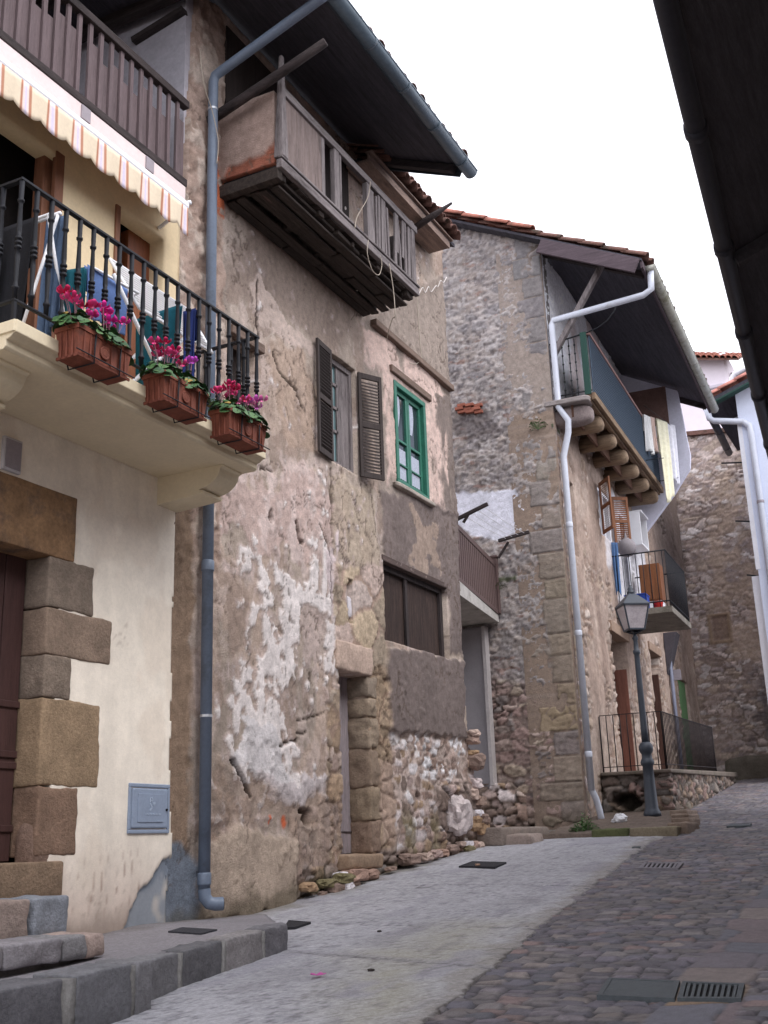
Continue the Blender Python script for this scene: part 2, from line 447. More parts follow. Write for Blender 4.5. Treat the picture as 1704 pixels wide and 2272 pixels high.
class Layers:
    """plaster, paint and stone laid one over another on a wall"""
    def __init__(s, u, v, rgb, seed=0):
        s.u, s.v, s.seed = u, v, seed
        s.h = np.zeros(u.shape); s.c = np.ones(u.shape+(3,))*np.array(rgb)
        s.wu = u+.10*(fbm(u*5, v*5, 4, seed+91)-.5)*2; s.wv = v+.10*(fbm(u*5, v*5, 4, seed+57)-.5)*2
        s.wu2 = u+.35*(fbm(u*1.5, v*1.5, 3, seed+191)-.5)*2; s.wv2 = v+.35*(fbm(u*1.5, v*1.5, 3, seed+157)-.5)*2
    def poly(s, P, edge=.03, rough=1):
        u, v = (s.u, s.v) if rough == 0 else (s.wu, s.wv) if rough == 1 else ((s.wu2+s.wu-s.u), (s.wv2+s.wv-s.v))
        return 1-sstep(-edge, edge, sd_poly(u, v, P))
    def lace(s, P, thr=.55, freq=7, soft=.05, reach=.5):
        d = sd_poly(s.wu2, s.wv2, P)
        n = fbm(s.u*freq, s.v*freq, 5, s.seed+33)
        return sstep(thr, thr+soft, n+np.clip(-d/reach, -.5, .3))
    def tint(s, m, rgb, dh=None, k=1.0):
        m = m*k
        s.c = s.c*(1-m[..., None])+np.array(rgb)*m[..., None]
        if dh is not None: s.h = s.h+m*dh
    def vary(s, freq, amt, seed, su=1., sv=1.):
        n = fbm(s.u*freq*su, s.v*freq*sv, 4, seed)-.5
        s.c = s.c*(1+n[..., None]*2*amt)
    def bumps(s, freq, amt, seed, mask=1): s.h = s.h+(fbm(s.u*freq, s.v*freq, 5, seed)-.5)*2*amt*mask
    def rubble(s, m, w, h, pal, mortar, depth=.04, seed=0, jut=.03, joint=.10, flush=0.0):
        fw = .05*min(w, h*1.6)*2
        us = s.u+fw*(fbm(s.u*16, s.v*16, 3, seed+41)-.5); vs_ = s.v+fw*(fbm(s.u*16, s.v*16, 3, seed+43)-.5)
        A = stones(us, vs_, w, h, seed, 1.0, 2.0, True); B = stones(us, vs_, w*.6, h*.62, seed+500, 1.0, 2.0, True)
        sel = fbm(s.u*.55/w, s.v*.5/h, 2, seed+61) > .53
        e, r1, r2, tl = [np.where(sel, b, a_) for a_, b in zip(A, B)]
        n2 = fbm(s.u*26, s.v*26, 4, seed+4)
        e = e+.16*(n2-.5)
        fill = sstep(.40-flush, .62-flush, fbm(s.u*1.1+3, s.v*1.3, 3, seed+71))          # mortar smeared flush over some joints
        j = joint*(1+1.3*fill*sstep(.35, .7, fbm(s.u*6, s.v*6, 3, seed+73)))
        a = sstep(j*.45, j, e); dome = .78*sstep(0.0, .17, e)+.22*sstep(0, .55, e)
        pal = np.array(pal); k = np.minimum((r1*len(pal)).astype(int), len(pal)-1)
        c = pal[k]*(.78+.38*r2[..., None])*(1+.55*(fbm(s.u*20, s.v*26, 4, seed+6)-.5)+.3*(fbm(s.u*60, s.v*60, 2, seed+9)-.5))[..., None]
        g = c.mean(-1, keepdims=True); c = c*.8+g*.2
        mo = np.array(mortar)*(.8+.45*fbm(s.u*14, s.v*14, 3, seed+8))[..., None]*(1+.30*fill[..., None])
        c = mo*(1-a[..., None])+c*a[..., None]
        hh = depth*(1-.65*fill)*(dome-1)+jut*(r2-.5)*a+1.1*jut*tl*a+.014*(n2-.5)*a+.006*(fbm(s.u*60, s.v*60, 2, seed+3)-.5)
        s.c = s.c*(1-m[..., None])+c*m[..., None]
        s.h = s.h+m*hh
    def crack(s, P, w=.012, dh=-.03, rgb=None):
        u = s.u+.05*(fbm(s.u*9, s.v*9, 4, 71)-.5); v = s.v+.05*(fbm(s.u*9, s.v*9, 4, 37)-.5)
        m = 1-sstep(w*.4, w, d_line(u, v, P))
        s.h = s.h+m*dh
        if rgb is not None: s.tint(m, rgb)
def rng(a, b, st): return np.linspace(a, b, max(2, int(round((b-a)/st))+1))
def barrels(mb, o, along, up, nrm, na, nu, w, l, r, col=None, seed=0):
    """courses of round roof tiles: na tiles along the eave, nu courses up the slope"""
    rd = random.Random(seed)
    o, along, up, nrm = V(*o), V(*along), V(*up), V(*nrm)
    for i in range(na):
        for j in range(nu):
            c = o+along*(i+.5)*w+up*(j*l-rd.uniform(0, .05))+nrm*(.012*j*0+.01)+along*rd.uniform(-.02, .02)
            e = up*(l*1.12); k0, k1 = r*1.0, r*.82
            vs = []
            for t, kk, lift in ((0, k0, .02), (1, k1, 0)):
                for a in range(7):
                    an = math.pi*a/6
                    vs.append(c+e*t+along*math.cos(an)*kk+nrm*(math.sin(an)*kk+lift))
            mb.add(vs, [(a, a+1, 8+a, 7+a) for a in range(6)], col)

# ================================================================== GROUND
mb = MB()
prof = [(-80, gz(-20)-.05), (-20, gz(-20)-.05), (45, gz(45)-.05), (70, gz(52)-.05), (420, gz(52)-.05)]
for (y0, z0), (y1, z1) in zip(prof[:-1], prof[1:]):
    mb.add([(-400, y0, z0), (400, y0, z0), (400, y1, z1), (-400, y1, z1)], [(0, 1, 2, 3)])
o = mb.build('ground', mat('packed_earth', srgb(110, 104, 98), .95, 3, .3, .4, 20), org=(0, 0, 0)); o['kind'] = 'structure'

def xl(y): return np.interp(y, [2, 5.97, 8.6, 14.28, 15.4, 17.2, 18.2, 28], [-2.45, -2.76, -3.08, -3.66, -3.6, -3.75, -4.05, -4.7])
SETT = [srgb(*c) for c in ((108, 104, 105), (114, 109, 109), (100, 97, 100), (122, 117, 116), (104, 99, 99), (116, 109, 107), (112, 108, 111), (124, 107, 104), (96, 92, 98), (128, 120, 116), (92, 92, 98), (104, 100, 108), (110, 104, 112), (98, 94, 100), (116, 110, 114), (100, 98, 106))]
def road_f(u, v):
    L = Layers(u, v, srgb(100, 96, 102), 5)
    e, r1, r2, tl = stones(u, v, .165, .095, 11, .30, 5.0, True, .45)
    e = e+.10*(fbm(u*22, v*22, 3, 4)-.5); a = sstep(.05, .16, e)
    pal = np.array(SETT); c = pal[(r1*.999*len(pal)).astype(int)]*(.82+.36*r2)[..., None]*(1+.5*(fbm(u*26, v*26, 4, 5)-.5))[..., None]
    L.c = np.array(srgb(58, 54, 58))*(1-a[..., None])+c*a[..., None]
    L.h = .020*(sstep(0, .15, e)-1)+.012*(r2-.5)*a+.030*tl*a+.006*(fbm(u*20, v*20, 3, 6)-.5)
    band = (1-sstep(.20, .22, np.abs(u+1.42+.022*(v-6)+.02*np.sin(v*3))))
    e, r1, r2 = stones(u*1.0, v, .47, .42, 77, .25)
    pal = np.array([srgb(112, 106, 112), srgb(104, 104, 112), srgb(126, 116, 112), srgb(136, 116, 96), srgb(96, 98, 106), srgb(118, 106, 108), srgb(108, 102, 108)])
    c = pal[(r1*len(pal)).astype(int)]*sstep(.0, .06, e)[..., None]*.5+pal[(r1*len(pal)).astype(int)]*.5
    L.c = L.c*(1-band[..., None])+c*band[..., None]
    L.h = L.h*(1-band)+band*(.0-.008*(1-sstep(0, .06, e)))
    # old slabs in the right corner and worn streaks
    L.c = L.c*.93; L.vary(.9, .22, 12); L.vary(5, .12, 14, 1, .5)
    L.bumps(.8, .012, 3)
    L.c = L.c*np.array([1.0, .985, 1.0])
    return L.h-.004, L.c
ys = np.concatenate([rng(2.5, 9, .016), rng(9, 14, .022)[1:], rng(14, 27.9, .05)[1:]])
def road_hole(u, v): return (u < xl(v)-.09)
o = relief('road', None, (0, 0, GC), (1, 0, 0), (0, 0, 1), rng(-4.8, .7, .024), ys, road_f, road_hole, vmat('worn_setts', .62, 18, .22, .5, 60, .45), .05, (0, 1, GS))
o['kind'] = 'structure'

J1 = [(-4.6, 7.43), (-4.0, 7.28), (-3.0, 7.02), (-2.8, 6.98)]
J2 = [(-5.2, 10.80), (-4.2, 10.72), (-3.2, 10.52)]
def pave_f(u, v):
    L = Layers(u, v, srgb(170, 169, 174), 8)
    L.vary(.7, .10, 21); L.vary(4, .07, 22); L.vary(30, .18, 23); L.vary(70, .20, 29)
    L.tint(sstep(.70, .76, fbm(u*34, v*34, 2, 63)), srgb(104, 102, 106), None, .6); L.tint(sstep(.72, .78, fbm(u*38, v*38, 2, 67)), srgb(206, 204, 206), None, .5)
    P = [(-3.1, 4), (-2.3, 4), (-2.75, 6.1), (-3.2, 9.2), (-3.9, 8.8), (-4.0, 7.2), (-3.5, 5.6)]
    d = sd_poly(L.wu2, L.wv2, P)
    L.tint((1-sstep(-.6, .25, d))*(.5+.5*fbm(u*3, v*3, 4, 6)), srgb(160, 156, 136), None, .8)
    L.tint(1-sstep(.0, .35, np.abs(u+6.0)+.5*(fbm(u*4, v*4, 3, 8)-.5)), srgb(126, 120, 112), None, .8)
    dk = sstep(.62, .75, fbm(u*2.2, v*1.1, 4, 31)); L.tint(dk, srgb(156, 154, 162), None, .7)
    st = sstep(.66, .74, fbm(u*9, v*5, 4, 61)); L.tint(st, srgb(112, 110, 116), None, .35)
    L.tint(1-sstep(.03, .2, np.abs(u-xl(v))+.25*(fbm(u*6, v*6, 3, 81)-.5)), srgb(142, 136, 128), None, .6)
    L.tint(1-sstep(.02, .11, d_line(u, v, J1)), srgb(146, 144, 148), None, .5)
    for k in range(5):
        dk = sd_poly(L.wu2, L.wv2, [(-4.4+.3*k, 6.2+1.7*k), (-3.9+.2*k, 6.0+1.7*k), (-3.7+.1*k, 6.8+1.7*k), (-4.2+.2*k, 7.0+1.7*k)]); L.tint((1-sstep(-.15, .25, dk))*sstep(.4, .6, fbm(u*5, v*4, 4, 90+k)), srgb(138, 136, 140), None, .5)
    cr = (1-sstep(.003, .008, np.abs(fbm(u*.8, v*.7, 5, 401)-.5)))*sstep(.5, .56, fbm(u*.8, v*.8, 3, 402)); L.tint(cr, srgb(96, 92, 92), -.006, .7)
    L.crack(J1, .012, -.012, srgb(96, 92, 96)); L.crack(J2, .02, -.02, srgb(70, 66, 70))
    L.crack([(-5.6, 8.6), (-4.7, 8.55), (-3.1, 8.35)], .006, -.006, srgb(112, 110, 114))
    L.bumps(1.1, .012, 4); L.bumps(14, .0022, 5)
    edge = np.clip((xl(v)+.05-u)/.10, 0, 1)
    return L.h+.012*edge-.001, L.c
o = relief('pavement', None, (0, 0, GC), (1, 0, 0), (0, 0, 1), rng(-6.1, -2.3, .026), rng(3, 16.6, .03), pave_f,
           lambda u, v: (u > xl(v)+.02+.05*(fbm(v*3, v*0, 4, 4)-.5)+.04*(fbm(v*14, v*0, 2, 5)-.5)) | ((u < -4.72) & (v < 7.35)) | ((v > 15.1) & (u < -3.55)) , vmat('rough_concrete', .9, 45, .24, .6, 120, .2), .05, (0, 1, GS))
o['kind'] = 'structure'

# ---- kerb, platform and steps before the cream house
def plat_z(y): return np.interp(y, [3.5, 5.7, 7.5, 9.3], [-.70, -.64, -.53, -.56])
def plat_f(u, v):
    L = Layers(u, v, srgb(140, 136, 140), 9)
    L.vary(1.5, .12, 5); L.vary(25, .12, 6)
    L.tint(1-sstep(0, .3, u+6+.3*(fbm(u*4, v*4, 3, 3)-.5)), srgb(112, 106, 102), None, .7)
    L.bumps(2, .006, 7); L.bumps(14, .003, 8)
    return plat_z(v)+L.h-.004, L.c
o = relief('platform', None, (0, 0, 0), (1, 0, 0), (0, 0, 1), np.concatenate([rng(-6.05, -4.82, .03), [-4.79]]), rng(3.5, 9.3, .03), plat_f,
           lambda u, v: (v > 7.47) & (u > -4.72-(v-7.47)*.72), vmat('rough_concrete'), 1.2, (0, 1, 0))
o['kind'] = 'structure'
mb = MB(); rd = random.Random(3)
def kerb_row(blocks, xf, depth, dz=0):
    for k, (y0, y1, c) in enumerate(blocks):
        yc = (y0+y1)/2; zt = float(plat_z(yc))+dz; zb = gz(yc)-.12
        sl_ = float(plat_z(y1)-plat_z(y0))/(y1-y0); zt += .006
        mb.cut((xf-depth/2, yc, (zt+zb)/2), (depth/2, (y1-y0)/2, (zt-zb)/2), .018, .009, 10, 10+k+int(xf*7), srgb(*c), (V(1, 0, 0), V(0, 1, sl_), V(0, 0, 1)), 9.0)
kerb_row([(5.72, 6.19, (130, 129, 132)), (6.24, 6.67, (108, 107, 110)), (6.72, 7.16, (146, 142, 142)), (7.20, 7.50, (118, 116, 120))], -4.645, .2)
kerb_row([(3.2, 4.02, (108, 107, 110)), (4.07, 4.99, (106, 105, 109)), (5.10, 5.56, (120, 120, 124)), (5.60, 5.75, (128, 127, 130))], -4.50, .34, .03)
for y, dz in ((6.215, 0), (6.695, 0), (7.18, 0)):
    zt = float(plat_z(y)); mb.box((-4.655, y-.03, -1.1), (-4.84, y+.03, zt-.006), srgb(150, 148, 146))
for y0, y1 in ((4.02, 4.07), (4.99, 5.10), (5.56, 5.60)):
    mb.box((-4.512, y0-.01, -1.1), (-4.73, y1+.01, float(plat_z(y0))+.022), srgb(140, 138, 136))
o = mb.build('kerb', M_STONEV, None, True, colors=True, org=(-4.6, 5.5, -.8)); o['kind'] = 'structure'
st = thing('stone_steps', 'two worn stone steps rising to the brown front door', 'steps', (-5.3, 5.5, -.65))
mb = MB()
for k, (y0, y1, c) in enumerate([(3.8, 5.14, (138, 134, 136)), (5.15, 5.62, (142, 138, 142)), (5.63, 5.83, (134, 132, 134)), (5.84, 6.02, (164, 146, 138))]):
    mb.cut((-5.32, (y0+y1)/2, -.545), (.225, (y1-y0)/2, .07), .022, .014, 9, 40+k, srgb(*c), None, 7.0)
mb.box((-5.17, 3.8, -.8), (-5.9, 5.97, -.55), srgb(118, 114, 112))
mb.build('step', M_STONEV, st, True, colors=True)
mb = MB()
for k, (y0, y1, c) in enumerate([(3.9, 5.0, (146, 132, 124)), (5.01, 5.76, (152, 136, 128)), (5.80, 6.12, (134, 138, 146))]):
    mb.cut((-5.72, (y0+y1)/2, -.38), (.215, (y1-y0)/2, .125), .022, .013, 9, 60+k, srgb(*c), None, 7.0)
mb.box((-5.58, 3.9, -.7), (-6, 6.06, -.30), srgb(134, 130, 130))
mb.build('step', M_STONEV, st, True, colors=True)

# ================================================================== HOUSE 1: cream rendered house
h1 = thing('rendered_house', 'cream rendered house with flower balcony, striped awning and brown wooden loggia', 'house', (-6, 5.5, -.5))
CR = srgb(234, 224, 210)
ER = [facade(a, b) for a, b in [(402, 1908), (372, 1905), (345, 1918), (322, 1950), (300, 1985), (285, 2020), (268, 2075), (405, 2075)]]
def cream_f(u, v):
    L = Layers(u, v, CR, 2)
    L.vary(.8, .05, 3); L.vary(6, .03, 4)
    low = 1-sstep(-.55, .35, v+.4*(fbm(u*3, v*2, 3, 5)-.5))
    L.tint(low, srgb(206, 188, 176), None, .8)
    L.tint(1-sstep(-.55, -.35, v+.12*(fbm(u*7, v*5, 3, 15)-.5)), srgb(150, 134, 124), None, .8)
    fl = .6*sstep(.68, .74, fbm(u*22, v*15, 4, 9))*(1-sstep(-.4, .15, v)); L.tint(fl, srgb(176, 160, 148), -.003)
    for k in range(9):
        x = 6.7+.09*k; L.tint((1-sstep(.004, .012, np.abs(u-x+.03*np.sin(v*9))))*sstep(-.55, -.2, v)*(1-sstep(-.2, .15, v))*(fbm(u*20, v*3, 2, k) > .5), srgb(150, 120, 106), None, .7)
    m = L.poly(ER, .012)
    L.tint(m, srgb(122, 130, 142), -.022)
    L.tint(m*sstep(.52, .6, fbm(u*4, v*2.2, 4, 12)), srgb(150, 154, 160), None, .7)
    cr = (1-sstep(.002, .006, np.abs(fbm(u*1.1, v*.9, 5, 501)-.5)))*sstep(.5, .56, fbm(u*1.1, v, 3, 502)); L.tint(cr, srgb(176, 160, 146), -.003, .7)
    L.vary(2.2, .09, 503, 2.4, .2); L.vary(7, .05, 505, 2, .3); L.tint(sstep(.58, .64, fbm(u*1.6, v*1.2, 4, 504)), srgb(224, 210, 194), .001, .5)
    L.bumps(1.2, .006, 7); L.bumps(26, .0012, 8)
    return L.h, L.c
redge = lambda v: 7.80+.06*np.interp(v, [-.6, -.2, .1, .4, .6, 3], [-.1, .6, .9, .3, 0, .1])
relief('wall', h1, (-5.985, 0, 0), (0, 1, 0), (1, 0, 0), rng(3.0, 7.9, .022), rng(-.78, 3.19, .024), cream_f,
       lambda u, v: ((u > 5.0) & (u < 6.4) & (v < 2.3) & (v > -.2)) | np.any([(u < b_-.035) & (u > 6.2) & (v > z0_+.03) & (v < z1_-.03) for b_, z0_, z1_ in ((6.765, 1.815, 2.195), (7.0, 1.455, 1.80), (6.555, 1.135, 1.445), (6.905, .50, 1.122), (6.69, .01, .488), (6.53, 2.2, 2.72))], axis=0) | (u > redge(v)+.03*(fbm(v*5, v*0, 4, 3)-.5)), M_FINE, .3)
YW = srgb(214, 194, 160)
def yellow_f(u, v):
    L = Layers(u, v, YW, 12); L.vary(.9, .05, 3); L.bumps(1.2, .005, 7)
    return L.h, L.c
relief('upper_wall', h1, (-5.99, 0, 0), (0, 1, 0), (1, 0, 0), rng(3.0, 7.8, .05), rng(3.25, 6.0, .05), yellow_f,
       lambda u, v: ((u > 4.6) & (u < 6.14) & (v > 3.36) & (v < 5.62)) | ((u > 6.92) & (u < 7.56) & (v > 3.36) & (v < 5.55)), M_FINE, .16)
mb = MB(); mb.box((-9, 3, -.9), (-6.42, 7.75, 6.0)); mb.build('inner_wall', M_DARK, h1)
# door and its stone surround
mb = MB()
for i in range(6):
    mb.box((-6.26, 5.02+i*.207, -.02), (-6.205+.004*(i % 2), 5.22+i*.207, 2.24))
d = mb.build('door', mat('brown_door', srgb(70, 48, 46), .6, 3, .25, .2, 14, 2), h1, bevel=.004)
mb = MB()
for z in (.18, .62, .70, 1.06): mb.box((-6.21, 5.02, z), (-6.185, 6.26, z+.05))
build_each(mb, 'door_rail', mat('brown_door'), d, bevel=.006)
mb = MB()
QSTUB = 0
Q = [(6.275, 6.765, 1.815, 2.195, (132, 118, 106)), (6.27, 7.0, 1.455, 1.80, (142, 123, 108)), (6.275, 6.555, 1.135, 1.445, (130, 116, 104)),
     (6.27, 6.905, .50, 1.122, (150, 128, 104)), (6.28, 6.69, .01, .488, (132, 108, 92))]
for k, (y0, y1, z0, z1, c) in enumerate(Q):
    mb.cut((-6.105, (y0+y1)/2, (z0+z1)/2), (.13, (y1-y0)/2+.006, (z1-z0)/2+.006), .020, .009, 12, 70+k, srgb(*c))
mb.rock((-6.08, 6.36, .06), (.10, .11, .2), 8, 3.4, .06, 99, srgb(126, 104, 92))
mb.build('door_surround', M_STONEV, h1, True, colors=True)
mb = MB()
mb.cut((-6.105, 5.55, 2.46), (.135, .985, .262), .012, .004, 12, 81)
mb.build('lintel', mat('ochre_sandstone', srgb(138, 108, 80), .9, 4, .3, .5, 40, None, dirt=(srgb(92, 80, 74), 2.2, .5)), h1, True)
mb = MB(); mb.cut((-6.09, 5.6, -.155), (.13, .96, .125), .02, .008, 12, 82, srgb(130, 110, 92))
mb.build('door_sill', M_STONEV, h1, True, colors=True)
mb = MB(); mb.box((-5.99, 5.72, 2.74), (-5.955, 5.90, 3.0)); a = mb.build('vent_cover', mat('pale_plate', srgb(196, 192, 196), .5, 8, .05, 0), h1, bevel=.006)
mb = MB(); mb.box((-5.955, 5.735, 2.76), (-5.948, 5.885, 2.98)); mb.build('vent_grille', mat('grey_plate', srgb(150, 142, 148), .5, 30, .1, 0), a)

# balcony slab with corbels
mb = MB()
prof = [(-6.0, 3.18), (-5.17, 3.18), (-5.15, 3.20), (-5.15, 3.245), (-5.12, 3.25), (-5.09, 3.275), (-5.065, 3.28), (-5.065, 3.37), (-6.0, 3.375)]
bal = None
mb.prism([(x, 4.90, z) for x, z in prof], (0, 2.97, 0))
mb.box((-5.98, 4.885, 3.283), (-5.07, 4.905, 3.367)); mb.box((-5.98, 7.86, 3.283), (-5.07, 7.885, 3.367))
bal = mb.build('balcony', M_CREAM, h1, bevel=.006)
for y0, y1 in ((7.55, 7.84), (4.98, 5.27)):
    mb = MB()
    P = [(-6.0, 2.93), (-5.50, 2.955), (-5.50, 2.985), (-5.545, 2.99)]
    P += [(-5.545+.225*math.sin(t), 3.165-.165*math.cos(t)) for t in np.linspace(.15, 1.5, 8)]
    P += [(-5.29, 3.165), (-5.29, 3.185), (-6.0, 3.185)]
    mb.prism([(x, y0, z) for x, z in P], (0, y1-y0, 0))
    mb.build('corbel', M_CREAM, bal, bevel=.004)

# wrought-iron railing
rail = MB()
X0, Y0, Y1 = -5.14, 4.94, 7.845
for z, t in ((4.45, .022), (3.54, .018)):
    w = .042 if z > 4 else .03
    rail.box((X0-w/2, Y0-w/2, z-t/2), (X0+w/2, Y1+w/2, z+t/2))
    rail.box((-6.0, Y0-w/2, z-t/2), (X0-w/2, Y0+w/2, z+t/2)); rail.box((-6.0, Y1-w/2, z-t/2), (X0-w/2, Y1+w/2, z+t/2))
rail = rail.build('railing', M_IRON, h1, bevel=.004)
bp = [(.017, 3.55), (.018, 3.62), (.024, 3.625), (.024, 3.64), (.017, 3.645), (.013, 3.68), (.019, 3.86)]
for z in (3.93, 3.965, 4.0): bp += [(.014, z-.012), (.025, z-.008), (.025, z+.008), (.014, z+.012)]
bp += [(.019, 4.05), (.014, 4.26), (.018, 4.275), (.024, 4.28), (.024, 4.295), (.017, 4.30), (.019, 4.44)]
mb = MB(); mb.lathe((X0, Y0, 0), bp, 10)
b0 = mb.build('baluster', M_IRON, rail, True)
spots = [(X0, y) for y in np.linspace(Y0, Y1, 21)][1:]+[(x, Y0) for x in (-5.31, -5.48, -5.65, -5.82)]+[(x, Y1) for x in (-5.28, -5.42, -5.56, -5.70, -5.84)]
for x, y in spots:
    b = b0.copy(); COL.objects.link(b); b.location = (x-X0, y-Y0, 0); b.parent = rail
mb = MB()
for y in (Y0, 5.9, 6.9, Y1): mb.box((X0-.012, y-.012, 3.37), (X0+.012, y+.012, 3.54))
build_each(mb, 'railing_foot', M_IRON, rail)

# loggia above
mb = MB(); mb.box((-6.3, 3.2, 5.99), (-5.90, 7.76, 6.205)); mb.build('fascia', mat('fascia_paint', srgb(222, 206, 204), .8, 4, .06, .1, 40), h1, bevel=.008)
mb = MB(); mb.box((-7.9, 3.0, 6.0), (-6.3, 7.8, 6.2)); mb.build('loggia_floor', M_DKWOOD(1), h1)
mb = MB()
for y, z in ((6.33, 6.06), (7.20, 6.06)): mb.box((-5.90, y-.055, z), (-5.885, y+.055, z+.13))
build_each(mb, 'fascia_plate', mat('grey_plate'), h1)
mb = MB()
mb.box((-5.99, 3.2, 6.207), (-5.89, 7.77, 6.285)); mb.box((-5.965, 3.2, 7.10), (-5.885, 7.78, 7.18)); mb.box((-5.97, 3.2, 7.18), (-5.90, 7.74, 7.20))
lr = mb.build('loggia_railing', M_DKWOOD(1), h1, bevel=.006)
rd = random.Random(5)
i = 0; y = 3.3
while y < 7.66:
    mb = MB(); w = .135
    top = rd.uniform(6.80, 6.98) if y > 5.6 else rd.uniform(6.9, 7.08)
    if i % 9 != 3: mb.box((-5.965, y, 6.28), (-5.945, y+w-.004, top))
    mb.box((-5.945, y-.022, 6.28), (-5.915, y+.022, 7.10))
    mb.build('slat', M_SLAT(2), lr, bevel=.003); y += .14; i += 1
mb = MB(); mb.box((-7.95, 3, 6.2), (-7.75, 7.8, 9.2)); mb.build('loggia_wall', mat('loggia_dark_wall', srgb(74, 66, 66), .9, 3, .2, .2, 20), h1)
mb = MB(); mb.box((-8, 3, 8.6), (-5.2, 7.8, 8.72)); c0 = mb.build('loggia_ceiling', M_SOFFIT, h1)
mb = MB()
for y in np.arange(3.3, 7.8, .55): mb.box((-7.75, y, 8.48), (-5.3, y+.1, 8.6))
build_each(mb, 'rafter', M_DKWOOD(0), c0)
mb = MB()
mb.prism([(-5.1, 2.6, 8.55), (-5.1, 2.6, 8.68), (-9.5, 2.6, 10.5), (-9.5, 2.6, 10.37)], (0, 5.2, 0)); mb.build('roof', M_OLDTILE, h1)
# balcony doors
mb = MB(); mb.box((-6.24, 7.24, 3.37), (-6.15, 7.56, 5.55)); mb.build('balcony_door', mat('varnished_brown', srgb(128, 76, 50), .55, 3, .25, .15, 14, 2), h1, bevel=.006)
mb = MB(); mb.box((-6.16, 6.04, 3.37), (-6.05, 6.14, 5.62)); mb.box((-6.02, 6.10, 3.37), (-5.975, 6.20, 5.66)); mb.box((-6.02, 6.86, 3.37), (-5.97, 6.92, 5.56))
build_each(mb, 'door_frame', mat('warm_wood', srgb(124, 84, 64), .6, 3, .2, .15, 14, 2), h1, bevel=.006)

# meter cupboard
mt = thing('meter_cupboard', 'grey metal meter cupboard set in the cream wall', 'meter box', (-5.97, 7.54, .16))
mb = MB()
y0, y1, z0, z1 = 7.275, 7.80, .155, .545
for a, b in (((y0, z0), (y1, z0+.03)), ((y0, z1-.03), (y1, z1)), ((y0, z0+.03), (y0+.03, z1-.03)), ((y1-.03, z0+.03), (y1, z1-.03))):
    mb.box((-6.0, a[0], a[1]), (-5.972, b[0], b[1]))
MG = mat('meter_grey', srgb(140, 152, 172), .55, 8, .08, .05, 60, spec=.4)
mb.build('frame', MG, mt, bevel=.006)
mb = MB(); mb.box((-5.99, y0+.035, z0+.04), (-5.966, y1-.035, z1-.037)); d = mb.build('cupboard_door', MG, mt, bevel=.016)
mb = MB(); mb.box((-5.967, y0+.10, z0+.085), (-5.960, y1-.10, z1-.08)); mb.build('raised_panel', MG, d, bevel=.006)
mb = MB()
def stroke(P, w=.012, x=-5.962):
    for p, q in zip(P[:-1], P[1:]): mb.bar((x, 7.275+p[0]*.525, .155+p[1]*.39), (x, 7.275+q[0]*.525, .155+q[1]*.39), w, .012, (1, 0, 0))
# worn raised emblem: an upright, a small bow and two feet over a line of worn letters
stroke([(.46, .72), (.47, .62)]); stroke([(.50, .72), (.53, .68), (.50, .64)]); stroke([(.47, .60), (.52, .52), (.47, .45)]); stroke([(.54, .62), (.56, .56), (.59, .62)])
mb.build('emblem', mat('meter_pale', srgb(168, 180, 198), .5, 8, .05, 0), d); mb = MB()
for i in range(11): stroke([(.37+.036*i, .40), (.37+.036*i+(.012 if i % 2 else 0), .365)], .007)
mb.build('lettering', mat('meter_pale'), d); mb = MB()
for i in range(6): stroke([(.66+.024*i, .245), (.675+.024*i, .245)], .008)
mb.build('lettering', mat('meter_pale'), d)
mb = MB(); mb.lathe((-5.968, 7.745, .34), [(.011, 0), (.011, .012)], 10, (1, 0, 0)); mb.build('lock', M_IRON, d)

# awning
aw = thing('awning', 'cream and orange striped awning with a scalloped valance over the flower balcony', 'awning', (-5.7, 5.5, 5.8))
mb = MB(); mb.box((-5.735, 3.2, 5.755), (-5.665, 7.52, 5.83)); mb.build('front_bar', M_WMETAL, aw, bevel=.02)
def stripe(y):
    t = (y/.29) % 1.0
    cs = [(.00, (220, 204, 180)), (.52, (174, 122, 98)), (.60, (226, 206, 200)), (.68, (206, 196, 214)), (.76, (226, 206, 200)), (.82, (180, 130, 106)), (.92, (220, 204, 180))]
    c = cs[0][1]
    for a, b in cs:
        if t >= a: c = b
    return srgb(*c)
def striped(name, fn, ya, yb, nv, parent, n=420):
    m = MB()
    vs = []; cs = []
    for i in range(n+1):
        y = ya+(yb-ya)*i/n
        for j in range(nv+1): vs.append(fn(y, j/nv)); cs.append(stripe(y))
    fs = [(i*(nv+1)+j, (i+1)*(nv+1)+j, (i+1)*(nv+1)+j+1, i*(nv+1)+j+1) for i in range(n) for j in range(nv)]
    m.add(vs, fs); m.c = cs
    return m.build(name, vmat('awning_cloth', .9, 30, .06, .1, 80), parent, True, colors=True, solid=.003)
striped('valance', lambda y, t: (-5.672+.012*math.sin(y*21)*t, y, 5.76-t*(.225+.045*1.5*abs(math.sin(math.pi*(y-.1)/.29)))), 3.2, 7.5, 6, aw)
striped('canopy', lambda y, t: (-5.70-.28*t, y, 5.80+.17*t-.02*math.sin(math.pi*t)), 3.2, 7.5, 4, aw, 300)
mb = MB(); mb.tube([(-5.98, 7.46, 5.62), (-5.84, 7.475, 5.70), (-5.70, 7.49, 5.79)], .018); mb.tube([(-5.98, 7.52, 5.86), (-5.66, 7.52, 5.83)], .022)
mb.build('arm', M_WMETAL, aw, True)

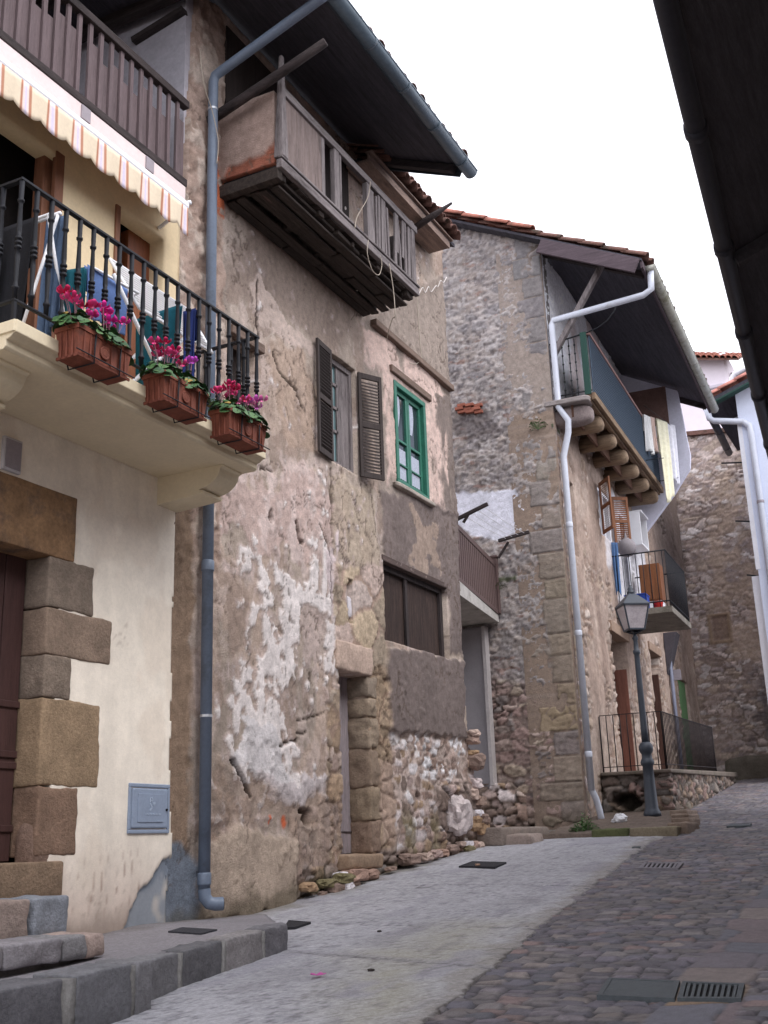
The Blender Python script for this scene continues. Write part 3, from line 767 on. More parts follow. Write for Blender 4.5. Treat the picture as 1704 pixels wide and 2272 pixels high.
# flower troughs
def cyclamen(label, c, cols, seed, n=9, sx=.11, sy=.22, group='cyclamens on the balcony'):
    rd = random.Random(seed)
    t = thing('cyclamen_plant', label, 'flowers', c, group)
    lf = MB()
    for i in range(96):
        a = rd.uniform(0, 6.28); r = rd.random()**.6
        p = V(c[0]+math.cos(a)*r*sx*1.45, c[1]+math.sin(a)*r*sy, c[2]+.04+.11*(1-r)-(.05*r if math.cos(a) > .2 else 0)+rd.uniform(-.03, .04))
        nrm = V(math.cos(a)*r*.9+rd.uniform(-.3, .3), math.sin(a)*r*.9+rd.uniform(-.3, .3), 1.0-.4*r); nrm /= np.linalg.norm(nrm)
        u = np.cross(nrm, V(rd.uniform(-1, 1), rd.uniform(-1, 1), .2)); u /= np.linalg.norm(u); w = np.cross(nrm, u); s = rd.uniform(.028, .05)
        ring = []
        for k in range(10):
            an = 2*math.pi*k/10; rr = s*(1-.35*(abs(math.cos(an/2))**8)+.06*math.sin(an*5))
            ring.append(p+u*math.cos(an)*rr+w*math.sin(an)*rr+nrm*(-.25*rr*math.sin(an)**2))
        t_ = rd.random(); gc = srgb(46+34*t_, 78+34*t_, 50+16*t_) if i % 17 else srgb(150, 128, 70)
        lf.add([p-nrm*.006]+ring, [(0, k+1, (k+1) % 10+1) for k in range(10)], gc)
        if i % 2 == 0: lf.tube([p, V(c[0]+math.cos(a)*r*.03, c[1]+math.sin(a)*r*.08, c[2]-.02)], .003, 4, False, srgb(110, 90, 80))
    lf.build('leaves', M_LEAF, t, True, colors=True)
    stm = MB(); fl = MB()
    for i in range(n):
        a = rd.uniform(0, 6.28); r = rd.random()**.5*.9
        base = V(c[0]+math.cos(a)*r*sx*.4, c[1]+math.sin(a)*r*sy*.5, c[2]+.03)
        top = V(c[0]+math.cos(a)*r*sx*.9, c[1]+math.sin(a)*r*sy*.95, c[2]+rd.uniform(.17, .28))
        stm.tube([base, (base+top)/2+V(0, 0, .03), top], .003, 5, False)
        col = rd.choice(cols)
        ph = rd.uniform(0, 6.28)
        for k in range(5):
            an = ph+k*2*math.pi/5; d = V(math.cos(an), math.sin(an), 0); s = V(-d[1], d[0], 0)
            L, wd = rd.uniform(.034, .05), rd.uniform(.013, .018)
            vs = []
            for ti in range(5):
                q = ti/4; cpt = top+d*(.012+.032*math.sin(q*2.2))+V(0, 0, L*q-.008)
                ww = wd*math.sin(math.pi*min(.2+q*.75, 1))+.003
                vs += [cpt-s*ww+d*.004, cpt+s*ww+d*.004]
            fl.add(vs, [(2*q, 2*q+1, 2*q+3, 2*q+2) for q in range(4)], col)
    stm.build('stems', mat('flower_stem', srgb(150, 110, 120), .6, 20, .1, 0), t)
    fl.build('blossoms', vmat('petal', .6, 40, .12, 0), t, True, colors=True)
RED = [srgb(196, 44, 100), srgb(208, 60, 122), srgb(180, 34, 80)]; MAG = [srgb(206, 34, 140), srgb(220, 50, 150)]; VIO = [srgb(190, 80, 190), srgb(206, 100, 200)]; PNK = [srgb(206, 60, 110), srgb(220, 120, 170), srgb(196, 90, 180)]
def trough(y0, label):
    t = thing('flower_trough', label, 'flower trough', (-4.985, y0+.28, 3.22), 'terracotta troughs hung on the balcony rail')
    xa, xb, L, zb, zt = -5.095, -4.875, .56, 3.225, 3.455
    m = MB()
    def loop(x0, x1, a, b, z): return [(x0, a, z), (x1, a, z), (x1, b, z), (x0, b, z)]
    def ring(P, Q, flip=False):
        n = len(m.v); m.add(P+Q, [((i+1) % 4, i, 4+i, 4+(i+1) % 4) if flip else (i, (i+1) % 4, 4+(i+1) % 4, 4+i) for i in range(4)])
    b = loop(xa+.025, xb-.025, y0+.03, y0+L-.03, zb); t1 = loop(xa+.008, xb-.008, y0+.008, y0+L-.008, zt-.035)
    r0 = loop(xa, xb, y0, y0+L, zt-.035); r1 = loop(xa, xb, y0, y0+L, zt); r2 = loop(xa+.018, xb-.018, y0+.018, y0+L-.018, zt); s2 = loop(xa+.02, xb-.02, y0+.02, y0+L-.02, zt-.04)
    m.add(b, [(3, 2, 1, 0)]); ring(b, t1); ring(t1, r0); ring(r0, r1); ring(r1, r2); ring(r2, s2)
    m.build('pot', M_TERRA, t, bevel=.004)
    m = MB(); m.box((xa+.02, y0+.02, zt-.08), (xb-.02, y0+L-.02, zt-.04)); m.build('soil', mat('potting_soil', srgb(60, 46, 40), .95, 40, .4, .6, 60), t)
    m = MB()
    for yy in (y0+.07, y0+.13, y0+.43, y0+.49): m.box((xb-.016, yy-.006, zb+.0), (xb-.004, yy+.006, zt-.036))
    for xx in (xa+.06, xa+.11, xa+.16): m.box((xx-.006, y0+.004, zb), (xx+.006, y0+.016, zt-.036))
    for yy in (y0+.19, y0+.37): m.box((xb-.016, yy-.028, zb+.0), (xb-.006, yy+.028, zt-.036))
    m.box((xb-.02, y0+.012, zb-.004), (xb-.008, y0+L-.012, zb+.02)); m.box((xa+.012, y0+.016, zb-.004), (xb-.02, y0+.03, zb+.02))
    m.lathe((xb-.016, y0+.28, zb+.11), [(.05, 0), (.05, .008), (.04, .012), (.034, .008), (.02, .012)], 14, (1, 0, 0))
    m.build('relief_band', mat('terracotta_band', srgb(118, 66, 52), .75, 12, .14, .2, 60), t, bevel=.003)
    m = MB()
    for yy in (y0+.16, y0+.42):
        m.tube([(-5.16, yy, 3.54), (-5.16, yy, 3.44), (xa-.005, yy, zb-.01), (xb+.004, yy, zb-.012), (xb+.006, yy, zb+.10), (xb+.012, yy, zt-.03)], .006, 6)
    m.tube([(xb+.006, y0-.02, zb+.03), (xb+.006, y0+L+.02, zb+.03)], .005, 6)
    m.build('bracket', M_IRON, t, True)
trough(5.27, 'terracotta trough nearest the balcony corner, below the denim cloth')
trough(6.20, 'terracotta trough in the middle of the three on the balcony')
trough(7.05, 'terracotta trough at the end of the balcony by the blue-grey drainpipe')
cyclamen('cyclamen with red blossoms in the trough at the balcony corner', (-4.98, 5.40, 3.44), RED, 1, 9)
cyclamen('cyclamen with deep magenta blossoms in the trough at the balcony corner', (-4.98, 5.67, 3.44), MAG, 2, 8)
cyclamen('cyclamen with crimson blossoms in the middle trough', (-4.98, 6.34, 3.44), RED, 3, 10)
cyclamen('cyclamen with a single violet blossom cluster in the middle trough', (-4.98, 6.62, 3.44), VIO, 4, 3)
cyclamen('cyclamen with crimson blossoms in the trough by the drainpipe', (-4.98, 7.20, 3.44), RED+PNK[:1], 5, 11)
cyclamen('cyclamen with pink and violet blossoms in the trough by the drainpipe', (-4.97, 7.47, 3.44), PNK+VIO, 6, 8)

# washing on the balcony
ck = thing('clothes_rack', 'white folding clothes rack with a tilted slatted wing standing behind the railing', 'clothes rack', (-5.55, 6.9, 3.37))
mb = MB()
WA, WB = (-5.76, 6.55, 4.80), (-5.38, 6.50, 4.22)
mb.tube([WA, (-5.76, 7.62, 4.80)], .014); mb.tube([WB, (-5.38, 7.50, 4.22)], .014); mb.tube([WA, WB], .014); mb.tube([(-5.76, 7.62, 4.80), (-5.38, 7.50, 4.22)], .014)
mb.tube([(-5.80, 6.15, 4.36), (-5.45, 6.0, 4.38), (-5.40, 6.5, 4.36), (-5.76, 6.6, 4.36), (-5.80, 6.15, 4.36)], .012)
mb.build('frame', M_WMETAL, ck, True)
mb = MB()
for t in np.linspace(.06, .94, 13):
    p, q = V(*WA)*(1-t)+V(*WB)*t, V(-5.76, 7.62, 4.80)*(1-t)+V(-5.38, 7.50, 4.22)*t; mb.tube([p, q], .008, 6)
mb.build('wires', M_WMETAL, ck, True)
for x in (-5.36, -5.80):
    for ya, yb in ((6.15, 7.10), (7.25, 6.25)):
        mb = MB(); mb.tube([(x, yb, 3.375), (x, ya, 4.36)], .017); mb.build('leg', M_WMETAL, ck, True)
c2 = thing('clothes_rack', 'white clothes rail with dark washing at the left end of the flower balcony', 'clothes rack', (-5.6, 5.45, 3.37))
mb = MB(); mb.tube([(-5.95, 5.40, 4.46), (-5.22, 5.40, 4.46)], .016); mb.tube([(-5.95, 5.30, 4.40), (-5.22, 5.30, 4.40)], .012); mb.build('rail', M_WMETAL, c2, True)
for x in (-5.93, -5.24):
    mb = MB(); mb.tube([(x, 5.10, 3.375), (x, 5.40, 4.46)], .013); mb.build('leg', M_WMETAL, c2, True)
    mb = MB(); mb.tube([(x, 5.60, 3.375), (x, 5.30, 4.40)], .013); mb.build('leg', M_WMETAL, c2, True)
def cloth(name, label, cat, a, b, drop, colr, seed, group=None, fold=.02, trim=None, sag=.0):
    """a cloth hung over the line a-b, with folds and an uneven hem"""
    a, b = V(*a), V(*b); d = b-a; L = np.linalg.norm(d); nrm = np.cross(d/L, V(0, 0, 1))
    rd = random.Random(seed); ph = rd.uniform(0, 6); fr = rd.uniform(2, 3.2)
    def fn(s, t):
        p = a+d*s*(1-.10*t*(1 if seed % 2 else .3))
        w = fold*t**.6*math.sin(s*fr*6.28+ph+t*1.3)+fold*.5*math.sin(s*11+ph*2)*t
        return p+nrm*(w+.012)-V(0, 0, drop*t*(1+.05*math.sin(s*5+ph)))+V(0, 0, .012*(1-t)-sag*math.sin(math.pi*s)*(1-t))
    m = MB(); m.sheet(fn, 22, 22)
    m.sheet(lambda s, t: fn(s, t*.45)-nrm*.03, 12, 8)
    o = m.build(name, mat(name+'_%d' % seed, colr, .92, 12, .14, .25, 90), None, True, org=(a+b)/2, solid=.004)
    tag(o, label, cat, group)
    return o
G1 = 'washing on the flower balcony'
cloth('towel', 'teal towel hanging from the white clothes rack above the middle trough', 'towel', (-5.70, 6.86, 4.34), (-5.24, 6.86, 4.36), .74, srgb(20, 84, 100), 11, G1, .022)
cloth('towel', 'navy blue towel with a curved hem at the right end of the clothes rack', 'towel', (-5.30, 6.98, 4.36), (-5.17, 6.98, 4.36), .6, srgb(44, 58, 116), 12, G1)
cloth('sheet', 'light blue cloth draped over the near end of the white clothes rack', 'cloth', (-5.47, 5.96, 4.37), (-5.47, 6.44, 4.37), .42, srgb(88, 112, 160), 13, G1)
cloth('trousers', 'faded denim trousers hanging straight down beside the railing', 'trousers', (-5.36, 5.42, 4.44), (-5.20, 5.44, 4.44), .92, srgb(84, 102, 128), 14, G1, .03)
cloth('garment', 'black garment hanging from the clothes rail at the balcony corner', 'garment', (-5.90, 5.30, 4.40), (-5.36, 5.30, 4.40), .85, srgb(32, 32, 37), 15, G1, .03)
cloth('garment', 'dark teal garment between the denim and the light blue cloth', 'garment', (-5.60, 5.86, 4.30), (-5.42, 5.90, 4.30), .7, srgb(24, 86, 100), 16, G1, .025)
cloth('garment', 'dark blue-grey garment hanging outside the left return of the railing', 'garment', (-5.92, 5.12, 4.15), (-5.6, 5.12, 4.15), .5, srgb(58, 64, 80), 17, G1, .02)

# ================================================================== HOUSE 2: the old house with peeling plaster
h2 = thing('old_house', 'old house with peeling plaster, decayed wooden balcony and a deep dark roof overhang', 'house', (-6, 11.2, -.5))
OCH = [srgb(*c) for c in ((172, 150, 122), (162, 140, 116), (184, 160, 132), (154, 132, 112), (176, 146, 114))]
RUB = [srgb(*c) for c in ((176, 150, 138), (160, 132, 118), (190, 168, 156), (148, 126, 114), (206, 192, 190), (168, 140, 112), (140, 120, 110), (182, 158, 150))]
RUBW = RUB+[srgb(216, 210, 214), srgb(222, 216, 220)]
MORT = srgb(112, 96, 88)
def h2_f(u, v):
    L = Layers(u, v, srgb(174, 159, 147), 1)
    n = fbm(u*.9, v*.6, 5, 3)
    L.tint(sstep(.46, .56, n), srgb(186, 171, 160)); L.tint(sstep(.55, .63, fbm(u*1.3, v*.8, 5, 8)), srgb(154, 141, 131), .004, .7)
    L.tint(sstep(.56, .59, fbm(u*1.7, v*1.3, 6, 18)), srgb(186, 164, 150), .007, .6)
    L.tint(sstep(.60, .62, fbm(u*2.6, v*2.0, 6, 28)), srgb(150, 131, 120), -.006, .6)
    L.tint(sstep(.62, .66, fbm(u*4.5, v*3.2, 5, 48)), srgb(196, 178, 170), .003, .55)
    L.bumps(1.2, .014, 4); L.bumps(5, .006, 5); L.bumps(16, .006, 6); L.bumps(40, .004, 7)
    # top: smooth brown stain under the wooden balcony
    L.tint(L.poly(pts_x((478, 470), (560, 470), (790, 720), (700, 760), (650, 700), (600, 700), (540, 640), (480, 600)), .12, 2), srgb(150, 134, 124), .003, .85)
    L.tint(L.poly(pts_x((570, 755), (672, 800), (690, 1010), (640, 990), (585, 900)), .06, 2), srgb(172, 150, 134), .003, .8)
    # pale streak beside the crack
    m = L.lace(pts_x((545, 610), (585, 600), (612, 690), (690, 760), (690, 805), (610, 765), (556, 730)), .45, 5, .08, .25); L.tint(m, srgb(196, 178, 168), .006)
    m = L.lace(pts_x((470, 1030), (700, 1060), (770, 1170), (715, 1215), (640, 1170), (470, 1180)), .47, 4, .12, .4); L.tint(m, srgb(190, 168, 160), .006)
    L.tint(sstep(.52, .6, fbm(u*7, v*5, 4, 28))*L.poly(pts_x((470, 980), (690, 1000), (720, 1250), (470, 1250)), .15), srgb(206, 188, 182), .004, .8)
    # yellowish patch under the shuttered window
    L.tint(L.poly(pts_x((715, 1020), (806, 1062), (818, 1170), (822, 1235), (775, 1215), (716, 1190)), .03), srgb(180, 164, 146), .008, .7)
    # flaking white limewash
    W = pts_x((556, 1190), (690, 1165), (735, 1290), (722, 1470), (650, 1480), (600, 1690), (505, 1650), (478, 1500), (492, 1420), (548, 1390))
    dW = sd_poly(L.wu2, L.wv2, W); ins = np.clip(-dW/.30, -1.2, 1)
    val = fbm(u*10, v*7.5, 6, 207)+.19*ins+.30*(fbm(u*2.2, v*1.6, 3, 208)-.5)
    m = sstep(.555, .60, val)
    L.tint(sstep(.40, .56, val), srgb(190, 172, 166), .003, .7)
    keep = 1-L.poly(pts_x((652, 1310), (703, 1325), (690, 1440), (668, 1470), (655, 1400)), .03)
    m = m*keep
    L.tint(m, srgb(226, 217, 214), .014); L.tint(4*m*(1-m), srgb(138, 116, 104), None, .55)
    L.tint(L.lace(pts_x((505, 1510), (560, 1540), (596, 1690), (545, 1700), (500, 1620)), .40, 6, .04, .3), srgb(214, 208, 208), .004)
    L.tint(L.poly(pts_x((695, 1170), (730, 1150), (742, 1330), (715, 1340)), .03)*sstep(.4, .5, fbm(u*6, v*3, 4, 44)), srgb(216, 200, 200), .006)
    m = L.lace(pts_x((520, 1660), (700, 1690), (720, 1760), (650, 1740), (560, 1730)), .52, 7, .05, .3); L.tint(m, srgb(206, 196, 196), .008)
    # rough lower plaster and rubble
    low = L.poly(pts_x((440, 1620), (520, 1700), (640, 1720), (745, 1690), (748, 1880), (640, 1975), (640, 1800), (440, 1800)), .10, 2)
    L.rubble(low*.6, .30, .17, [srgb(*c) for c in ((164, 138, 122), (150, 126, 112), (176, 150, 130), (140, 118, 104), (170, 140, 118))], srgb(142, 124, 112), .04, 41, .03, .2, .08)
    L.tint(L.poly(pts_x((425, 1835), (470, 1812), (560, 1788), (640, 1815), (642, 1965), (560, 1990), (425, 1995)), .03), srgb(184, 166, 150), .03)
    # pale render round the green window, grey cement to the right
    GC1 = srgb(124, 112, 108)
    L.tint(L.poly(pts_x((790, 690), (960, 590), (1020, 600), (1020, 1130), (990, 1120), (820, 1055), (790, 800)), .03), srgb(152, 139, 130), .003)
    L.tint(L.poly(pts_x((786, 712), (842, 722), (968, 842), (966, 1104), (920, 1090), (836, 1046), (826, 800), (790, 790)), .03)*sstep(.28, .45, fbm(u*3, v*1.2, 4, 52)), srgb(206, 182, 172), .012)
    L.tint(L.poly(pts_x((936, 838), (976, 862), (990, 1120), (948, 1098)), .02)*sstep(.35, .5, fbm(u*5, v*1.5, 4, 66)), srgb(128, 116, 110), .014)
    L.tint(L.poly(pts_x((820, 1056), (1030, 1118), (1030, 1420), (972, 1410), (970, 1290), (832, 1222)), .03), GC1, .014)
    L.tint(L.lace(pts_x((880, 1090), (930, 1110), (945, 1230), (905, 1240)), .6, 6, .08, .3), srgb(160, 142, 130), .004)
    L.tint(L.poly(pts_x((834, 1398), (1000, 1424), (1004, 1592), (846, 1580)), .015), srgb(124, 112, 108), .03)
    # stones over and beside the narrow door
    L.rubble(L.poly(pts_x((722, 1215), (832, 1225), (836, 1480), (730, 1480), (716, 1300)), .04), .52, .42, [srgb(*c) for c in ((192, 168, 156), (186, 164, 136), (196, 176, 166), (178, 158, 136))], srgb(150, 130, 118), .030, 22, .02, .10, .1)
    L.rubble(L.poly(pts_x((792, 1440), (836, 1440), (848, 1600), (858, 1750), (838, 1870), (790, 1890), (786, 1600)), .03), .55, .30, [srgb(*c) for c in ((172, 146, 118), (162, 138, 114), (178, 152, 124), (166, 138, 112))], srgb(120, 100, 86), .03, 25, .012, .07)
    L.rubble(L.poly(pts_x((700, 1480), (738, 1480), (742, 1890), (715, 1880)), .05)*.8, .30, .24, OCH+RUB[:4], srgb(128, 108, 94), .05, 26, .03, .14)
    L.tint(L.poly(pts_x((822, 1640), (852, 1640), (856, 1800), (824, 1830)), .06), srgb(184, 160, 146), .004, .7)
    # rubble footing
    rb = L.poly(pts_x((848, 1584), (1006, 1594), (1075, 1860), (1075, 1910), (850, 1935), (640, 1990), (640, 1925), (780, 1860), (858, 1840)), .04)
    L.rubble(rb, .25, .16, RUB+[srgb(222, 214, 214)], srgb(172, 156, 148), .032, 31, .018, .15, .06)
    L.rubble(rb*L.poly(pts_x((905, 1590), (1010, 1590), (1005, 1700), (915, 1690)), .06, 2), .20, .15, RUB[:3]+[srgb(226, 220, 222), srgb(230, 226, 228)], srgb(158, 142, 134), .03, 32, .014, .16, .04)
    L.tint(rb*sstep(.55, .66, fbm(u*2.5, v*2, 3, 91))*(1-sstep(.2, .5, v)), srgb(128, 118, 88), None, .7)
    L.rubble(L.poly(pts_x((640, 1880), (760, 1860), (870, 1838), (990, 1860), (990, 1930), (640, 1990)), .05), .34, .10, RUB, srgb(92, 82, 76), .07, 37, .03, .12)
    big = L.poly(pts_x((940, 1700), (1075, 1680), (1090, 1920), (960, 1900)), .06)
    L.rubble(big, .32, .20, RUB, srgb(104, 92, 86), .06, 39, .05, .12); L.h = L.h+big*.05
    # strip of rough stone between the two houses
    fin = L.poly([(7.7, .2), (8.52, .2), (8.56, 9.5), (7.7, 9.5)], .02)*sstep(1.2, 3.2, v)
    L.tint(fin, srgb(172, 150, 138)); L.tint(fin*sstep(.48, .6, fbm(u*4, v*4, 4, 62)), srgb(198, 182, 170), .012, .85)
    L.tint(fin*sstep(.55, .66, fbm(u*6, v*5, 4, 64)), srgb(146, 124, 112), -.02, .8); L.bumps(7, .035, 66, fin)
    L.tint(L.poly([(7.7, -.8), (8.12, -.8), (8.1, 3.2), (7.7, 3.2)], .02), srgb(150, 128, 110), -.01)
    L.tint(L.poly([(7.7, -.8), (8.26, -.8), (8.24, -.1), (7.98, .1), (7.7, .0)], .03), srgb(122, 130, 142), -.0)
    L.tint(L.poly([(8.30, 6.3), (8.62, 6.3), (8.60, 7.1), (8.42, 7.0)], .04)*sstep(.45, .5, fbm(u*9, v*9, 3, 9)), srgb(196, 112, 80), .0)
    # dark-tinted hollows, cracks, spalls
    for (P, w, d) in (([(590, 760), (600, 800), (640, 845), (652, 880)], .018, -.03), ([(556, 600), (552, 680), (560, 730)], .02, -.02),
                      ([(714, 1010), (716, 1160)], .016, -.06), ([(500, 1640), (540, 1720)], .03, -.05), ([(640, 1130), (646, 1165), (655, 1172)], .03, -.07),
                      ([(588, 1015), (560, 1010)], .016, -.02), ([(690, 1130), (712, 1200), (716, 1320)], .012, -.02), ([(800, 1060), (812, 1150)], .012, -.02),
                      ([(600, 1610), (640, 1600)], .018, -.03), ([(640, 1585), (660, 1580)], .012, -.02), ([(700, 1540), (640, 1560)], .012, -.02)):
        L.crack(pts_x(*P), w, d, srgb(70, 58, 52))
    for (x, y, r, d) in ((582, 1110, .055, -.16), (664, 1760, .11, -.16), (652, 1745, .07, -.1), (1003, 1848, .16, -.24), (985, 1858, .13, -.22), (935, 1660, .05, -.1), (900, 1725, .05, -.1), (1000, 1700, .05, -.08), (870, 1868, .10, -.18), (560, 1983, .09, -.12)):
        q = pts_x((x, y))[0]; dd = np.hypot(L.wu-q[0], (L.wv-q[1])*1.3); m = 1-sstep(r*.6, r, dd)
        L.tint(m, srgb(84, 72, 64), d)
    for (x, y, r) in ((616, 1772, .075), (588, 1768, .03)):
        q = pts_x((x, y))[0]; m = 1-sstep(r*.5, r, np.hypot(L.wu-q[0], L.wv-q[1])); L.tint(m, srgb(206, 108, 74), .0)
    for (x, y, r) in ((450, 1690, .09), (458, 1702, .06)):
        q = pts_x((x, y))[0]; m = 1-sstep(r*.5, r, np.hypot(L.wu-q[0], (L.wv-q[1])*1.7)); L.tint(m, srgb(200, 186, 180), .012)
    L.vary(2.5, .10, 71); L.vary(9, .07, 73); L.vary(3.5, .14, 75, 1.8, .3)
    for k, (sc, th) in enumerate(((1.5, .0045), (2.6, .006))):
        cr = (1-sstep(th, th*2.2, np.abs(fbm(u*sc, v*sc*.8, 5, 301+k)-.5)))*sstep(.48, .56, fbm(u*1.2, v*1.2, 3, 311+k)); L.tint(cr, srgb(92, 78, 70), -.008, .65)
    # damp moss along the foot
    ft = 1-sstep(.02, .22, v-(gz(u)+.05)+.25*(fbm(u*4, v*4, 3, 78)-.5)); L.tint(ft, srgb(98, 90, 74), None, .7)
    L.h = np.where((v < gz(u)+.12), np.minimum(L.h, .05), L.h)
    return L.h, L.c
D0, D1, DZ0, DZ1 = 10.79, 11.44, -.09, 1.875           # narrow door opening
def h2_hole(u, v):
    j = .02*(fbm(u*6, v*6, 3, 5)-.5)
    r = lambda a, b, c, d: (u > a) & (u < b) & (v > c) & (v < d)
    return r(D0+j*1, D1, DZ0, DZ1) | r(10.71, 11.38, 4.27, 5.65) | r(12.40, 13.38, 4.46, 5.90) | r(11.97, 13.86, 2.36, 3.345) | \
        r(11.02, 11.15, 2.42, 2.95) | r(8.70, 9.12, 4.25, 5.02) | ((v > 5.95) & (u < np.interp(v, [5.9, 6.2, 7.4, 8.8], [7.84, 7.88, 7.95, 8.03])+.03*(fbm(v*6, v*0, 3, 8)-.5))) | (u > 14.36+.10*(fbm(v*3, v*0, 4, 3)-.5)+np.interp(v, [-.5, .4, 1.2, 2, 9], [.22, .2, .02, -.04, -.0]))
relief('wall', h2, (-6, 0, 0), (0, 1, 0), (1, 0, 0), rng(7.80, 14.8, .0205), rng(-.75, 8.85, .0215), h2_f, h2_hole, M_WALL, .34)
mb = MB(); mb.box((-9, 7.95, -.9), (-6.42, 14.1, 8.7)); mb.box((-6.42, 13.95, -.9), (-6.34, 14.1, 8.4)); mb.build('inner_wall', M_DARK, h2)
mb = MB(); mb.box((-9, 14.1, -.9), (-6.30, 14.3, 8.6)); mb.build('end_wall', mat('end_plaster', srgb(140, 124, 112), .95, 4, .2, .4, 30), h2)
# party wall that shows inside the loggia
mb = MB(); mb.box((-8.2, 7.90, 5.9), (-6.05, 8.3, 9.3)); mb.hexa([(-6.3, 7.80, 5.95), (-6.03, 7.80, 5.95), (-6.03, 7.9, 5.95), (-6.3, 7.9, 5.95), (-6.3, 7.80, 6.18), (-6.03, 7.80, 6.18), (-6.03, 7.9, 6.18), (-6.3, 7.9, 6.18)]); pw = mb.build('party_wall', mat('grey_limewash', srgb(176, 172, 180), .92, 3, .12, .3, 30, dirt=(srgb(126, 120, 122), 1.6, .56)), h2)
a, b = on_y(292, 88, 7.83), on_y(404, 18, 7.83)
mb = MB(); mb.bar((a[0], 7.87, a[2]), (b[0], 7.87, b[2]), .06, .10, (0, 1, 0)); mb.build('timber', M_DKWOOD(0), pw)

# narrow door with its lintel
mb = MB()
for k in range(3): mb.box((-6.30, D0-.1+k*.30, DZ0-.02), (-6.245+.006*(k % 2), D0+.19+k*.30, DZ1+.06))
d = mb.build('door', mat('bleached_planks', srgb(146, 136, 140), .85, 3, .3, .4, 14, 2, dirt=(srgb(92, 80, 76), 2, .55)), h2, bevel=.006)
mb = MB(); mb.box((-6.245, D0, DZ0), (-6.225, D1, DZ0+.02)); mb.box((-6.245, D0, DZ0+.24), (-6.232, D1, DZ0+.25)); mb.build('door_ledge', M_DKWOOD(1), d)
mb = MB()
for k, (z0, z1, c) in enumerate([(-.09, .26, (150, 112, 84)), (.27, .63, (158, 126, 92)), (.64, 1.05, (150, 118, 88)), (1.06, 1.40, (164, 136, 104)), (1.41, 1.62, (160, 132, 100)), (1.63, 1.87, (156, 130, 104))]):
    mb.cut((-6.13, D1+.09, (z0+z1)/2), (.155, .115, (z1-z0)/2), .03, .020, 9, 120+k, srgb(*[int(q*.55+58) for q in c]))
mb.build('door_jamb', M_STONEV, h2, True, colors=True)
mb = MB(); mb.cut((-6.11, 11.11, 2.03), (.155, .42, .165), .03, .014, 9, 130, srgb(186, 164, 150)); mb.build('lintel', M_STONEV, h2, True, colors=True)
mb = MB(); mb.cut((-6.06, 11.12, -.16), (.17, .40, .075), .03, .016, 8, 131, srgb(150, 128, 108)); mb.build('door_sill', M_STONEV, h2, True, colors=True)
mb = MB(); mb.box((-6.35, 11.0, 2.4), (-6.12, 11.17, 2.97)); mb.rock((-6.07, 11.09, 2.62), (.07, .05, .13), 5, 5, .08, 133); mb.build('niche_fill', mat('pale_mortar', srgb(200, 194, 198), .95, 12, .15, .4, 30), h2)
# loose footing stones that have slipped out of the wall
mb = MB(); rd = random.Random(21)
for k in range(34):
    y = rd.uniform(9.9, 14.5); s = rd.uniform(.04, .11)
    mb.rock((-5.95+rd.uniform(-.03, .05), y, gz(y)+s*.3+rd.uniform(0, .10)), (s*.9, s*rd.uniform(1.0, 1.9), s*rd.uniform(.45, .7)), 4, 4.5, .26, 200+k, rd.choice(RUBW[:-1]+[srgb(120, 112, 84)]))
for k in range(16):
    z = rd.uniform(.1, 1.5); s = rd.uniform(.07, .13)
    mb.rock((-6.02+rd.uniform(0, .10), 14.38+rd.uniform(-.10, .20)*(1.5-z), z), (s, s*rd.uniform(.9, 1.5), s*rd.uniform(.6, .9)), 4, 4.5, .28, 260+k, rd.choice(RUBW))
mb.rock((-5.95, 13.75, .33), (.15, .24, .22), 5, 4, .34, 300, srgb(200, 188, 186))
build_each(mb, 'footing_stone', M_STONEV, h2, colors=True)

# shuttered window
def louvre(name, parent, o, e, zb, zt, w, mt):
    """slatted shutter: o hinge point on the wall, e unit vector from hinge to free edge"""
    o, e = V(*o), V(*e); n = np.cross(e, V(0, 0, 1)); n /= np.linalg.norm(n)
    m = MB(); t = .03
    def B(s0, s1, z0, z1, d=t): m.obox(o+e*s0+V(0, 0, z0)-n*d/2, e*(s1-s0), n*d, V(0, 0, z1-z0))
    B(0, .045, zb, zt); B(w-.045, w, zb, zt)
    for z0, z1 in ((zb, zb+.07), (zt-.07, zt), ((zb+zt)/2-.035, (zb+zt)/2+.035)): B(.045, w-.045, z0, z1)
    f = m.build(name, mt, parent, bevel=.003)
    m = MB(); z = zb+.085
    while z < zt-.10:
        if abs(z-(zb+zt)/2+.02) > .045: m.obox(o+e*.045+V(0, 0, z)+n*.015, e*(w-.09), -n*.032+V(0, 0, .03), V(0, 0, .007))
        z += .042
    m.build('louvres', mt, f)
    return f
SH = mat('shutter_brown', srgb(60, 52, 50), .8, 4, .3, .3, 14, 2)
mb = MB()
for a, b in (((10.71, 4.27), (10.77, 5.65)), ((11.32, 4.27), (11.38, 5.65)), ((10.77, 5.58), (11.32, 5.65)), ((10.77, 4.27), (11.32, 4.34))): mb.box((-6.14, a[0], a[1]), (-6.06, b[0], b[1]))
mb.box((-6.16, 11.06, 4.34), (-6.09, 11.32, 5.58))
w = mb.build('window', M_OLDWOOD(2), h2, bevel=.005)
mb = MB()
for z in (4.72, 5.02, 5.32): mb.box((-6.125, 10.77, z), (-6.085, 11.06, z+.035))
mb.box((-6.125, 11.03, 4.34), (-6.085, 11.07, 5.58)); mb.build('glazing_bar', M_OLDWOOD(2), w)
mb = MB(); mb.box((-6.115, 10.77, 4.34), (-6.105, 11.05, 5.58)); mb.build('pane', glass('old_glass', srgb(78, 104, 106)), w)
louvre('shutter', w, (-5.975, 10.715, 0), (.10, -.995, 0), 4.26, 5.65, .40, SH)
a = math.radians(28); louvre('shutter', w, (-5.97, 11.375, 0), (math.sin(a), math.cos(a), 0), 4.26, 5.62, .35, SH)

